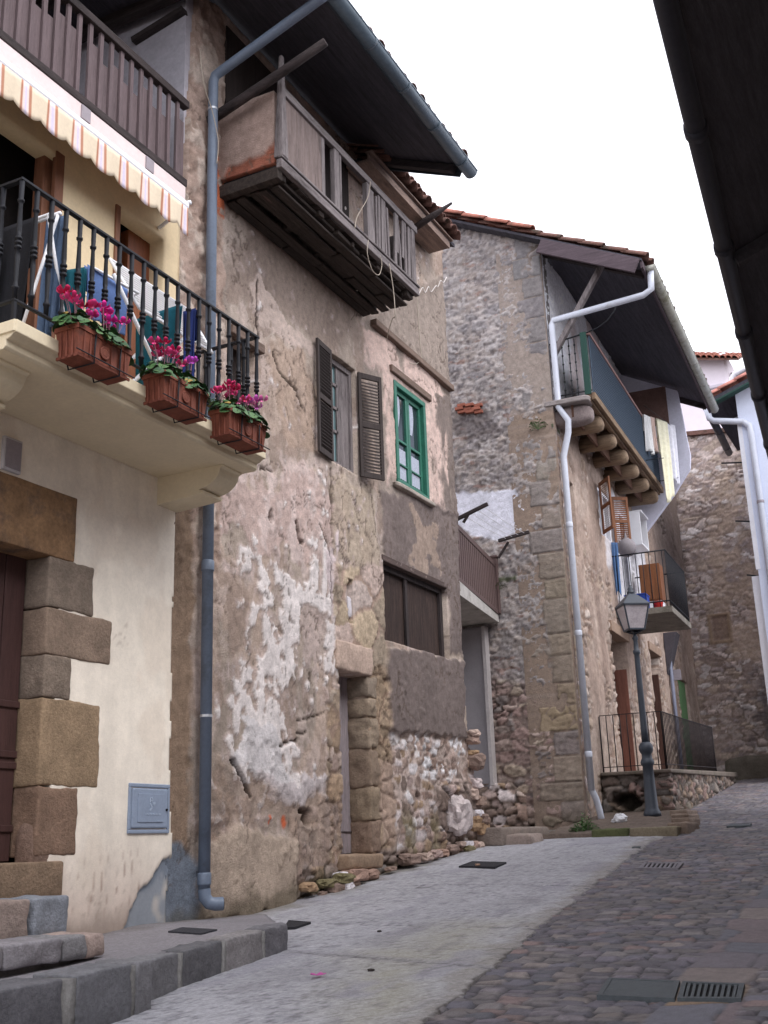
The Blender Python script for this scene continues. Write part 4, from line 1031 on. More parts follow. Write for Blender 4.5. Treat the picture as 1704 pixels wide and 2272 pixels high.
# green window
GR = mat('green_paint', srgb(44, 106, 88), .55, 5, .2, .1, 40, spec=.4)
mb = MB()
y0, y1, z0, z1 = 12.40, 13.38, 4.46, 5.90
for a, b in (((y0, z0), (y1, z0+.06)), ((y0, z1-.07), (y1, z1)), ((y0, z0+.06), (y0+.075, z1-.07)), ((y1-.075, z0+.06), (y1, z1-.07))): mb.box((-6.10, a[0], a[1]), (-5.965, b[0], b[1]))
w = mb.build('window', GR, h2, bevel=.006, label='green painted window with white lace curtains')
for ya, yb in ((12.475, 12.885), (12.895, 13.305)):
    mb = MB()
    for a, b in (((ya, z0+.06), (yb, z0+.12)), ((ya, z1-.13), (yb, z1-.07)), ((ya, z0+.12), (ya+.055, z1-.13)), ((yb-.055, z0+.12), (yb, z1-.13)), ((ya+.055, 5.10), (yb-.055, 5.135)), ((ya+.055, 4.78), (yb-.055, 4.80))): mb.box((-6.075, a[0], a[1]), (-6.02, b[0], b[1]))
    c = mb.build('casement', GR, w, bevel=.004)
    mb = MB(); mb.box((-6.055, ya+.05, z0+.1), (-6.05, yb-.05, z1-.1)); mb.build('pane', glass('dark_glass', srgb(46, 58, 62), .05), w)
for ya, yb in ((12.54, 12.83), (12.96, 13.25)):
    m = MB(); m.sheet(lambda s, t, ya=ya, yb=yb: (-6.043+.004*math.sin(s*30), ya+(yb-ya)*s, 4.60+.42*t), 16, 3)
    m.sheet(lambda s, t, ya=ya, yb=yb: (-6.043+.004*math.sin(s*24), ya+.03+(yb-ya)*(.25+.22*math.sin(t*2.4))*s, 5.32+.44*t), 10, 6)
    build_each(m, 'curtain', mat('lace', srgb(168, 174, 188), .9, 60, .25, 0), w, smooth=True)
mb = MB(); mb.bar((-5.985, 12.30, 6.03), (-5.985, 13.55, 6.02), .10, .10, (1, 0, 0)); mb.build('window_lintel', mat('oak_lintel', srgb(116, 98, 88), .9, 3, .35, .6, 14, 1), h2, bevel=.012)
mb = MB(); mb.rock((-5.98, 12.9, 4.43), (.06, .60, .03), 6, 8, .06, 140, srgb(170, 160, 150)); mb.build('window_sill', M_STONEV, h2, True, colors=True)
a, b = facade(822*1., 716), facade(997, 868)
mb = MB(); mb.bar((-5.975, a[0], a[1]), (-5.975, 14.34, b[1]+.02), .09, .13, (1, 0, 0)); mb.build('wall_timber', mat('oak_lintel'), h2, bevel=.01)
# boarded opening
mb = MB()
for k in range(2): mb.box((-6.16+.006*k, 11.97+k*.80, 2.36), (-6.12+.006*k, 12.74+k*1.12, 3.35))
w = mb.build('boarded_opening', mat('soot_boards', srgb(58, 45, 41), .85, 3, .5, .5, 14, 2, dirt=(srgb(84, 66, 60), 1.6, .55)), h2, bevel=.004)
mb = MB(); mb.box((-6.11, 12.72, 2.36), (-6.08, 12.79, 3.34)); mb.box((-6.11, 11.97, 3.27), (-6.07, 13.86, 3.345)); mb.box((-6.11, 13.78, 2.36), (-6.07, 13.86, 3.27)); build_each(mb, 'stile', M_DKWOOD(2), w)
mb = MB(); mb.bar((-6.03, 11.93, 3.38), (-6.03, 13.92, 3.38), .08, .09, (1, 0, 0)); mb.build('opening_lintel', mat('dark_oak', srgb(88, 74, 70), .9, 3, .35, .6, 14, 1), h2, bevel=.01)
# old timber over the balcony level
mb = MB(); mb.bar((-5.985, 8.62, 5.07), (-5.985, 9.22, 5.06), .10, .11, (1, 0, 0)); mb.build('wall_timber', mat('oak_lintel'), h2, bevel=.01)
mb = MB(); mb.box((-6.20, 8.65, 4.2), (-6.16, 9.2, 5.05)); mb.build('small_window', mat('black_boards_unlit_room', srgb(52, 44, 42), .9, 3, .3, .3, 14, 2), h2)

# decayed wooden balcony
BX = -5.25; BY0, BY1 = 8.45, 11.66
W2, W1, W0 = M_OLDWOOD(2), M_OLDWOOD(1), M_OLDWOOD(0)
mb = MB(); rd = random.Random(9)
y = BY0
while y < BY1-.05:
    w = rd.uniform(.12, .2); dz = rd.uniform(-.03, .02)
    mb.box((-6.0, y, 6.60+dz), (BX-.02, min(y+w-.015, BY1), 6.64+dz)); y += w
bal = mb.build('balcony', M_ROTWOOD(0), h2, label='decayed grey wooden balcony')
mb = MB()
for x in (-5.36, -5.52, -5.68, -5.83, -5.95):
    y = BY0+.03
    while y < BY1-.1:
        L = rd.uniform(.5, 1.3); ye = min(y+L, BY1-.02)
        mb.bar((x+rd.uniform(-.03, .03), y, 6.56+rd.uniform(-.02, .015)), (x+rd.uniform(-.04, .04), ye, 6.56+rd.uniform(-.03, .015)), rd.uniform(.07, .13), rd.uniform(.03, .07))
        y = ye+rd.uniform(.02, .12)
for y in np.arange(8.62, 11.6, .72): mb.bar((-6.02, y+rd.uniform(-.08, .08), 6.545+rd.uniform(-.02, .02)), (BX-.04, y+rd.uniform(-.08, .08), 6.555+rd.uniform(-.02, .02)), rd.uniform(.05, .13), rd.uniform(.04, .09))
for x in (-5.93, -5.80, -5.66, -5.53, -5.40):
    y = BY0+.12
    while y < BY1-.2:
        ye = min(y+rd.uniform(.9, 2.2), BY1-.05); d_ = rd.uniform(-.02, .02)
        mb.bar((x+d_, y, 6.495+rd.uniform(-.02, .015)), (x+d_+rd.uniform(-.02, .02), ye, 6.495+rd.uniform(-.025, .015)), rd.uniform(.10, .125), rd.uniform(.02, .035), (rd.uniform(-.12, .12), 0, 1))
        y = ye+rd.uniform(.01, .06)
mb.bar((-6.0, BY0+.03, 6.545), (BX-.02, BY0+.03, 6.555), .09, .13)
mb.build('joists', M_ROTWOOD(1), bal, bevel=.008)
mb = MB(); mb.box((BX-.035, BY0-.02, 6.60), (BX+.03, BY1+.03, 6.70)); mb.box((BX-.01, BY0-.03, 6.705), (BX+.045, BY1+.03, 6.735)); mb.box((BX-.03, BY0, 7.49), (BX+.03, BY1+.05, 7.585)); build_each(mb, 'rail', W1, bal, bevel=.008)
for k, (y, w, z1) in enumerate([(8.47, .10, 7.95), (9.62, .11, 7.50), (10.38, .09, 7.50), (11.60, .10, 7.62)]):
    mb = MB()
    z0 = 6.63 if k else 6.72
    if k == 0: mb.hexa([(BX-.06, y-.05, z0), (BX+.055, y-.05, z0), (BX+.055, y+.06, z0), (BX-.06, y+.06, z0), (BX-.01, y-.02, z1), (BX+.03, y-.02, z1), (BX+.03, y+.03, z1), (BX-.01, y+.03, z1)])
    else: mb.box((BX-.045, y-w/2, z0), (BX+.02, y+w/2, z1))
    mb.build('post', W2, bal, bevel=.01)
mb = MB(); mb.box((BX-.02, 8.54, 6.72), (BX+.0, 9.30, 7.49)); mb.build('front_panel', mat('grey_brown_panel', srgb(122, 108, 104), .9, 3, .3, .4, 12, 2, dirt=(srgb(84, 74, 72), 1.5, .5)), bal)
mb = MB(); mb.box((BX-.015, 9.30, 6.72), (BX+.005, 9.37, 7.49)); mb.box((BX-.015, 10.44, 6.72), (BX+.01, 10.53, 7.46)); mb.box((BX-.01, 9.70, 6.72), (BX+.01, 9.74, 7.49)); build_each(mb, 'batten', W2, bal, bevel=.004)
y = 10.56
i = 0
while y < 11.54:
    w = rd.uniform(.035, .075)
    if i not in (5,):
        mb = MB(); tl = rd.uniform(-.05, .05); zt = 7.49 if i % 4 else 7.44
        zb = 6.72 if i not in (7, 9) else 6.95
        mb.hexa([(BX-.012, y, zb), (BX+.012, y, zb), (BX+.012, y+w, zb), (BX-.012, y+w, zb), (BX-.012, y+tl, zt), (BX+.012, y+tl, zt), (BX+.012, y+w+tl, zt), (BX-.012, y+w+tl, zt)])
        mb.build('slat', W2, bal, bevel=.003)
    y += w+rd.uniform(.015, .05); i += 1
# plastered brick cheek at the near end
SP = MB()
def cheek_f(u, v):
    L = Layers(u, v, srgb(168, 146, 136), 31); L.vary(2, .12, 3, 3, .5); L.vary(8, .06, 4)
    br = 1-sstep(-.03, .03, (v-6.80)-.27*(u-.28)+.16*(fbm(u*6, v*5, 3, 3)-.5))
    e, r1, r2 = stones(u, v, .24, .055, 4, .12)
    bc = np.array(srgb(160, 102, 84))*(.7+.5*r1[..., None]); bc = bc*sstep(.02, .12, e)[..., None]+np.array(srgb(120, 96, 84))*(1-sstep(.02, .12, e)[..., None])
    L.c = L.c*(1-br[..., None])+bc*br[..., None]; L.h = L.h-.025*br+.008*br*sstep(.02, .12, e)
    L.bumps(6, .006, 9)
    return L.h, L.c
relief('cheek_wall', bal, (-6.02, BY0, 0), (1, 0, 0), (0, -1, 0), rng(0, .70, .015), rng(6.70, 7.56, .015), cheek_f, lambda u, v: v > 7.545, M_WALL, .07)
mb = MB(); mb.box((-6.03, BY1-.06, 6.66), (BX, BY1, 7.5)); mb.build('cheek_board', W2, bal)
# dark panel coloured as the unlit room behind the balcony
mb = MB(); mb.box((-6.06, 8.55, 6.7), (-5.985, 11.3, 8.7)); mb.build('balcony_door', mat('black_boards_unlit_room', srgb(52, 44, 42), .9, 3, .3, .3, 14, 2), h2)
# roof strut (a round pole) and roof
mb = MB(); mb.tube([(-6.02, 8.27, 7.30), (-5.6, 8.28, 7.43), (-5.1, 8.30, 7.60), (-4.62, 8.32, 7.77)], [.055, .052, .05, .045], 9); mb.build('strut', M_DKWOOD(0), h2, True)
RX0, RZ0, RX1, RZ1, RY0, RY1 = -4.58, 8.26, -9.5, 10.36, 7.72, 11.75
mb = MB()
mb.prism([(RX0, RY0, RZ0), (RX0, RY0, RZ0+.05), (RX1, RY0, RZ1+.05), (RX1, RY0, RZ1)], (0, RY1-RY0, 0))
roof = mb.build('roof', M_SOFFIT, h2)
mb = MB(); sl = (RZ1-RZ0)/(RX1-RX0)
for y in (RY0+.08, RY1-.10): mb.bar((RX0-.06, y, RZ0-.045), (-6.6, y, RZ0-.045+sl*(-6.6-RX0)), .09, .09)
build_each(mb, 'rafter', mat('rafter_wood', srgb(58, 52, 54), .9, 3, .35, .4, 14, 0), roof)
mb = MB(); mb.box((RX0-.0, RY0, RZ0-.06), (RX0+.025, RY1, RZ0+.09)); mb.bar((RX0, RY1+.012, RZ0-.02), (-6.4, RY1+.012, RZ0-.02+sl*(-6.4-RX0)), .025, .17); mb.build('fascia_board', mat('fascia_blue_grey', srgb(60, 66, 74), .8, 3, .2, .2, 14, 1), roof)
mb = MB(); up = V(RX1-RX0, 0, RZ1-RZ0); up /= np.linalg.norm(up); nr = V(-up[2], 0, up[0])*-1
nr = nr if nr[2] > 0 else -nr
barrels(mb, (RX0+.03, RY0, RZ0+.06), (0, 1, 0), up, nr, 19, 12, .212, .40, .1, None, 4); mb.build('roof_tiles', M_OLDTILE, roof, True, solid=.014)
# gutter and downpipe
def gutter(name, m, parent, a, b, r, n=9, label=None, out=None):
    a, b = V(*a), V(*b); d = (b-a)/np.linalg.norm(b-a); s = np.cross(d, V(0, 0, 1))
    g = MB()
    g.sheet(lambda i, j: a+(b-a)*i+s*math.cos(math.pi*j)*r-V(0, 0, math.sin(math.pi*j)*r), 1, 12)
    L = np.linalg.norm(b-a)
    for e in (a, b):
        g.add([e]+[e+s*math.cos(math.pi*j/12)*r-V(0, 0, math.sin(math.pi*j/12)*r) for j in range(13)], [(0, j+1, j+2) for j in range(12)])
    g.tube([a+s*r, b+s*r], r*.11, 6); o = g.build(name, m, parent, True, solid=.004, label=label)
    g = MB()
    for k in range(n):
        p = a+(b-a)*((k+.6)/n)
        g.sheet(lambda i, j: p+d*(i-.5)*.045+s*math.cos(math.pi*j)*r*1.06-V(0, 0, math.sin(math.pi*j)*r*1.06), 1, 12)
    build_each(g, 'gutter_joint', m, o, smooth=True, solid=.005)
    return o
gutter('gutter', M_ZINC, h2, (-4.495, 7.75, 8.27), (-4.495, 11.86, 8.24), .085, 5)
dp = MB(); dp.tube([(-5.905, 8.2, -.30), (-5.905, 8.2, 7.70), (-5.88, 8.2, 7.77), (-5.80, 8.2, 7.80), (-4.62, 8.2, 8.19), (-4.52, 8.2, 8.22)], .052, 14)
dp.tube([(-5.905, 8.2, -.30), (-5.90, 8.205, -.37), (-5.87, 8.225, -.415), (-5.83, 8.255, -.425), (-5.78, 8.30, -.425)], .055, 14, False)
dp = dp.build('downpipe', M_PVC, h2, True, label='blue-grey plastic drainpipe')
g = MB()
for z in (-.27, 2.45, 3.9): g.lathe((-5.905, 8.2, z), [(.058, 0), (.059, .01), (.059, .09), (.053, .10)], 14)
build_each(g, 'pipe_socket', M_PVC, dp, smooth=True)
g = MB()
for z in (1.13, 7.35): g.lathe((-5.905, 8.2, z), [(.056, 0), (.056, .022)], 14)
build_each(g, 'pipe_clamp', mat('zinc_clamp', srgb(205, 208, 214), .35, 5, .05, 0, metal=.6), dp)
g = MB(); g.tube([(-5.783, 8.297, -.425), (-5.778, 8.302, -.425)], .049, 14); g.build('pipe_mouth', mat('pipe_black', srgb(26, 26, 28), .9, 5, .1, 0), dp)
# lower roof over the far end
EX, EZ = -5.62, 8.47
mb = MB(); mb.prism([(EX, 11.5, EZ+.05), (EX, 11.5, EZ+.10), (-9.3, 11.5, 10.1), (-9.3, 11.5, 10.05)], (0, 2.45, 0)); lr2 = mb.build('lower_roof', M_SOFFIT, h2)
mb = MB(); mb.box((EX-.34, 11.2, EZ-.06), (EX-.03, 13.75, EZ-.02)); mb.box((EX-.03, 11.2, EZ-.06), (EX+.0, 13.76, EZ+.06)); mb.box((EX-.06, 11.2, EZ+.065), (EX+.045, 13.80, EZ+.09)); mb.build('eave_board', mat('eave_board', srgb(138, 118, 108), .85, 3, .35, .4, 14, 1, dirt=(srgb(88, 76, 72), 2, .5)), lr2, bevel=.006)
mb = MB(); up2 = V(-9.3-EX, 0, 1.58); up2 /= np.linalg.norm(up2); nr2 = V(-up2[2], 0, up2[0]); nr2 = nr2 if nr2[2] > 0 else -nr2
barrels(mb, (EX+.08, 11.35, EZ+.10), (0, 1, 0), up2, nr2, 12, 9, .215, .40, .1, None, 8)
barrels(mb, (EX+.05, 11.28, EZ+.16), (0, 1, 0), up2, nr2, 12, 9, .215, .40, .09, None, 9)
mb.build('roof_tiles', M_OLDTILE, lr2, True, solid=.014)
mb = MB(); a = on_x(920, 506, -5.75); b = on_y(1003, 450, 12.9)
mb.tube([tuple(a-(b-a)*.15), tuple(a+(b-a)*.5), tuple(b)], [.05, .045, .018], 8); mb.build('pole', M_DKWOOD(0), h2, True, label='pointed pole sticking out under the eave')

# loose wires
def cable(label, P, r=.006, rgb=(172, 160, 146), name='cable'):
    m = MB()
    Q = [V(*p) for p in P]; out = []
    for i in range(len(Q)-1):
        p0, p1, p2, p3 = Q[max(i-1, 0)], Q[i], Q[i+1], Q[min(i+2, len(Q)-1)]
        for t in np.linspace(0, 1, 6)[:-1]:
            out.append(.5*((2*p1)+(p2-p0)*t+(2*p0-5*p1+4*p2-p3)*t*t+(3*p1-p0-3*p2+p3)*t**3))
    out.append(Q[-1]); m.tube(out, r*.8, 6)
    o = m.build(name, mat('cable_%d_%d' % (rgb[0], rgb[2]), srgb(*rgb), .6, 10, .1, 0), None, True)
    tag(o, label, 'cable', 'loose wires on the old house'); return o
z2 = lambda x, y, X=-5.19: on_x(400+x/2.37, y/2.37, X)
z4 = lambda x, y, X=-5.94: on_x(400+x/2.37, 600+y/2.37, X)
z1 = lambda x, y, X=-5.83: on_x(x/2.37, y/2.37, X)
cable('thin pale wire slung beside the upper part of the blue-grey drainpipe', [z1(1052, 260), z1(1065, 400), z1(1085, 490), z1(1112, 570), z1(1138, 680), z1(1148, 760), z1(1140, 860)])
cable('pale wire bowing out over the slatted front of the wooden balcony', [z2(1000, 955), z2(985, 1040), z2(930, 1140), z2(918, 1200)], .007)
cable('short wire loop dangling under the floor of the wooden balcony', [z2(990, 1262), z2(983, 1330), z2(1010, 1420), z2(1045, 1445), z2(1060, 1390), z2(1050, 1345)], .006)
cable('long pale wire hanging from the balcony edge past the shuttered window', [z2(1098, 1385), z2(1120, 1520), z2(1130, 1659), z4(1118, 250, -5.3), z4(1098, 310, -5.5), z4(1085, 372)], .007)
cable('pale wire ending in a hook beside the green window', [z4(1243, 120), z4(1252, 260), z4(1262, 400), z4(1268, 460), z4(1240, 492), z4(1205, 486)], .008)
w5 = lambda x, y: on_x(780+x/5.268, 300+y/5.268, -5.93)
cable('crinkled white wire pinned to the wall under the tiled eave', [w5(780, 1870), w5(830, 1780), w5(860, 1840), w5(900, 1770), w5(930, 1830), w5(985, 1760), w5(1010, 1770), w5(1040, 1700), w5(1075, 1720), w5(1110, 1660)], .008, (222, 214, 210))

# ================================================================== TERRACE between the old house and the tower-like house
def fbox(m, u0, u1, w0, w1, z0, z1, col=None): m.obox(f3(u0, w0, z0), D3*(u1-u0), N3*(w1-w0), V(0, 0, z1-z0), col)
ter = thing('terrace', 'small roof terrace with brown slatted railing squeezed between two stone houses', 'terrace', (-6.4, 15.6, .2))
mb = MB(); mb.prism([(-6.02, 14.30, 3.36), (-6.50, 17.12, 3.44), (-8.6, 17.12, 3.44), (-8.6, 14.30, 3.36)], (0, 0, .20)); mb.build('slab', mat('terrace_concrete', srgb(176, 172, 168), .9, 5, .2, .4, 30, dirt=(srgb(120, 116, 108), 3, .55)), ter)
ta, tb = V(-6.05, 14.32, 0), V(-6.50, 17.08, 0)
td = (tb-ta)/np.linalg.norm(tb-ta); TL = np.linalg.norm(tb-ta)
BR = mat('brown_railing', srgb(92, 74, 72), .6, 4, .2, .15, 14, 2)
mb = MB()
for z, h in ((3.60, .07), (4.40, .08)): mb.bar(ta+V(0, 0, z), tb+V(0, 0, z), .05, h)
mb.bar(tb+V(0, 0, 3.58), tb+V(0, 0, 4.52), .10, .10, (1, 0, 0)); mb.bar(tb+V(0, 0, 4.52), tb+V(0, 0, 4.55), .14, .14, (1, 0, 0))
tr = mb.build('railing', BR, ter, bevel=.004)
for i in range(22):
    p = ta+td*(.06+(TL-.12)*i/21)
    mb = MB(); mb.bar(p+V(0, 0, 3.63), p+V(0, 0, 4.37), .03, .085, td); mb.build('slat', BR, tr, bevel=.003)
for nm, px in (('a', ((1012, 1153), (1082, 1118), (1028, 1160), (1040, 1140))), ('b', ((1106, 1200), (1174, 1180), (1106, 1238), (1128, 1202)))):
    Yp = 14.7 if nm == 'a' else 16.9
    P = [on_y(x, y, Yp) for x, y in px]
    mb = MB(); mb.bar(P[0], P[1], .05, .05); mb.bar(P[2], P[3], .035, .035); mb.build('clothesline_arm', M_DKWOOD(0), ter, bevel=.004)
mb = MB()
for k in range(4):
    t = .25+.2*k
    a = on_y(1012+70*t, 1153-35*t, 14.7); b = on_y(1106+68*t, 1200-20*t, 16.9); mb.tube([a, (a+b)/2-V(0, 0, .02), b], .004, 5)
mb.build('clothesline', mat('pale_line', srgb(190, 186, 190), .7, 5, .1, 0), ter)
def grey_f(u, v):
    L = Layers(u, v, srgb(138, 134, 138), 44); L.vary(1.5, .12, 3); L.vary(5, .05, 5); L.bumps(1.4, .01, 4); L.bumps(12, .003, 6)
    return L.h, L.c
relief('side_wall', ter, (-6.74, 17.0, 0), (-1, 0, 0), (0, -1, 0), rng(-.03, 1.7, .05), rng(.8, 3.38, .05), grey_f, None, M_FINE, .2)
def foot_f(u, v):
    L = Layers(u, v, srgb(140, 124, 114), 46); L.bumps(2, .03, 3); L.rubble(np.ones(u.shape), .36, .2, RUB, srgb(112, 100, 92), .07, 47, .06, .14); L.vary(3, .12, 4)
    return L.h, L.c
relief('foot_wall', ter, (-6.25, 16.97, 0), (-1, 0, 0), (0, -1, 0), rng(-.0, 2.0, .025), rng(-.1, .95, .025), foot_f, lambda u, v: v > .86+.1*(fbm(u*3, v*0, 3, 4)-.5)-.9*np.clip(.2-u, 0, 1), M_WALL, .3)
mb = MB(); mb.box((-6.75, 16.94, .84), (-6.69, 17.1, 3.38)); mb.build('door_post', mat('pale_post', srgb(170, 164, 164), .8, 4, .12, .2, 30), ter, bevel=.006)
mb = MB(); mb.box((-8.3, 17.08, .0), (-6.76, 17.4, 3.36)); mb.build('inner_wall', mat('terrace_concrete'), ter)
mb = MB(); mb.cut((-5.55, 14.75, -.02), (.30, .26, .10), .04, .03, 7, 401, srgb(150, 136, 128)); mb.cut((-6.0, 15.3, .06), (.4, .9, .12), .04, .03, 7, 402, srgb(132, 120, 112)); mb.build('step', M_STONEV, ter, True, colors=True)

# ================================================================== HOUSE 3: tall stone house standing forward
h3 = thing('stone_house', 'tall stone house with purple-grey rough gable, white gutter and netted balcony', 'house', (-5.6, 19, .2))
GW = [on_gable(a*K, b*K) for a, b in ((960, 1072), (1117, 1058), (1143, 1146), (1112, 1150), (1072, 1170), (960, 1130))]
PAL_G = [srgb(*c) for c in ((146, 134, 134), (132, 124, 128), (160, 144, 138), (120, 114, 120), (152, 128, 120))]
def gable_f(u, v):
    L = Layers(u, v, srgb(154, 147, 145), 14)
    up = sstep(5.6, 7.5, v+.8*(fbm(u*1.5, v, 3, 3)-.5))
    L.tint(1-up, srgb(168, 156, 149))
    L.tint(sstep(.5, .62, fbm(u*1.6, v*1.2, 4, 7)), srgb(160, 151, 149), None, .7)
    L.tint(sstep(.56, .66, fbm(u*2.4, v*2.2, 4, 9))*(1-up), srgb(166, 154, 150), None, .6)
    L.rubble(np.ones(u.shape)*.75, .34, .19, [srgb(*c) for c in ((158, 150, 148), (146, 138, 138), (170, 158, 152), (138, 132, 134), (164, 150, 142))], srgb(156, 148, 145), .030, 15, .022, .20, .13)
    L.bumps(1.5, .03, 4); L.bumps(5, .016, 5); L.bumps(14, .018, 6); L.bumps(30, .014, 16)
    sp = sstep(.56, .70, fbm(u*14, v*20, 4, 12)); L.tint(sp, srgb(112, 105, 108), -.018, .6)
    sp = sstep(.60, .72, fbm(u*13, v*15, 4, 19)); L.tint(sp, srgb(188, 182, 182), .010, .6)
    sp = sstep(.74, .78, fbm(u*5, v*12, 3, 25)); L.tint(sp, srgb(150, 112, 98), .006, .5)
    # rubble shows through near the street
    lowm = 1-sstep(2.0, 2.7, v+.9*(fbm(u*1.4, v*1.4, 3, 33)-.5)-.35*sstep(.6, 1.6, u))
    L.rubble(lowm, .34, .19, [srgb(*c) for c in ((176, 146, 138), (164, 138, 130), (150, 134, 126), (184, 160, 150), (140, 128, 124), (168, 150, 132))], srgb(116, 102, 96), .07, 51, .04, .14)
    # dressed corner stones
    zz = v+.02*(fbm(u*5, v*5, 3, 2)-.5)
    edges = np.array([-.4, .15, .55, .85, 1.25, 1.62, 2.02, 2.36, 2.8, 3.15, 3.72, 4.05, 4.5, 4.9, 5.3, 5.75, 6.1, 6.5, 6.95, 7.4, 7.8, 8.25, 8.7, 9.1, 9.5, 9.9, 10.4])
    lens = np.array([.75, .5, .95, .62, .55, .85, .4, .62, .95, .60, .52, .62, .78, .45, .7, .5, .8, .55, .7, .45, .75, .5, .65, .5, .7, .6])
    tint = [(138, 122, 112), (150, 132, 120), (146, 126, 106), (160, 138, 116), (142, 126, 120), (166, 138, 98), (158, 132, 98), (150, 128, 104), (160, 138, 112), (150, 132, 112), (156, 136, 108), (152, 132, 110), (140, 126, 118), (150, 132, 116), (142, 128, 120), (148, 134, 118), (134, 124, 120), (140, 128, 122), (128, 120, 120), (136, 124, 118), (126, 118, 120), (130, 122, 120), (124, 116, 118), (130, 122, 120), (126, 120, 122), (122, 116, 118)]
    k = np.clip(np.searchsorted(edges, zz)-1, 0, len(lens)-1)
    ln = lens[k]*.72+.05*(fbm(u*3, v*6, 3, 5)-.5)
    m = 1-sstep(-.012, .012, u-ln)
    dj = np.minimum(zz-edges[k], edges[np.minimum(k+1, len(edges)-1)]-zz)
    jn = np.minimum(dj, np.maximum(ln-u, 0))
    qc = np.array([srgb(*[int(q*.8+30) for q in c]) for c in tint])[k]; qc = qc*.75+qc.mean(-1, keepdims=True)*.25
    vis = np.clip(sstep(.40, .56, fbm(u*2, v*1.3, 4, 61)+.13*(1-sstep(3.5, 7, v)))*.85+.05, 0, 1)
    L.tint(m*vis, (0, 0, 0), None, 0)
    a = m*vis
    L.c = L.c*(1-a[..., None])+(qc*(.55+.45*sstep(.0, .022, jn))[..., None])*a[..., None]
    L.h = L.h*(1-a*.8)+a*(.018-.03*(1-sstep(.0, .02, jn)))
    # whitewashed patch over the terrace, stains, ledge weeds
    for (z, x0, x1) in ((6.68, 0, .55), (4.15, .85, 1.3)):
        g = (1-sstep(.02, .07, np.abs(v-z)+.1*(fbm(u*12, v*12, 3, 4)-.4)))*sstep(x0-.05, x0, u)*(1-sstep(x1, x1+.1, u)); L.tint(g, srgb(82, 92, 60), .02, .8)
    q = on_gable(1045, 905); dd = sd_poly(L.wu, L.wv, [(q[0]-.5, q[1]-.55), (q[0]+.35, q[1]-.45), (q[0]+.4, q[1]-.1), (q[0]-.35, q[1]-.15)]); L.tint(1-sstep(-.1, .12, dd), srgb(92, 84, 86), None, .6)
    for (x, y, rx, ry, d) in ((1165, 1800, .32, .12, -.3), (1222, 1797, .3, .13, -.34), (1120, 1795, .22, .08, -.2), (1216, 1520, .08, .2, -.06)):
        q = on_gable(x*K, y*K); dd = np.hypot((L.wu-q[0])/rx, (L.wv-q[1])/ry); mm = 1-sstep(.7, 1.1, dd); L.tint(mm, srgb(66, 58, 54), d)
    L.vary(2.2, .11, 71); L.vary(7, .10, 73)
    gm = L.poly(GW, .02); L.h = L.h*(1-.8*gm); L.tint(gm, srgb(222, 222, 234)); L.tint(gm*sstep(.55, .66, fbm(u*3, v*2, 4, 88)), srgb(202, 202, 212), None, .5)
    near = 1-sstep(.10, .2, u); L.h = L.h*(1-near)+near*np.maximum(L.h, -.005)
    ft = 1-sstep(.05, .3, v-gz(17.2)+.2*(fbm(u*4, v*4, 3, 78)-.5)); L.tint(ft, srgb(96, 88, 74), None, .6)
    return L.h, L.c
relief('gable_wall', h3, C3, -N3, -D3, rng(0, 3.2, .022), rng(-.1, 11.9, .022), gable_f, lambda u, v: v > 10.08+.5*u+.02, M_WALL, .4)
# brick stub left on the gable
mb = MB(); a = on_gable(1045, 905)
for k in range(3):
    for j in range(3): mb.obox(C3-N3*(a[0]-.22+.155*k+.04*(j % 2))-D3*.0+V(0, 0, a[1]-.08+.062*j+.035*k*0-.03*(2-k)), -N3*.145, -D3*(.06+.02*((k+j) % 2)), V(0, 0, .052))
mb.build('brick_stub', mat('old_brick', srgb(150, 92, 76), .9, 8, .3, .4, 40), h3, bevel=.006)

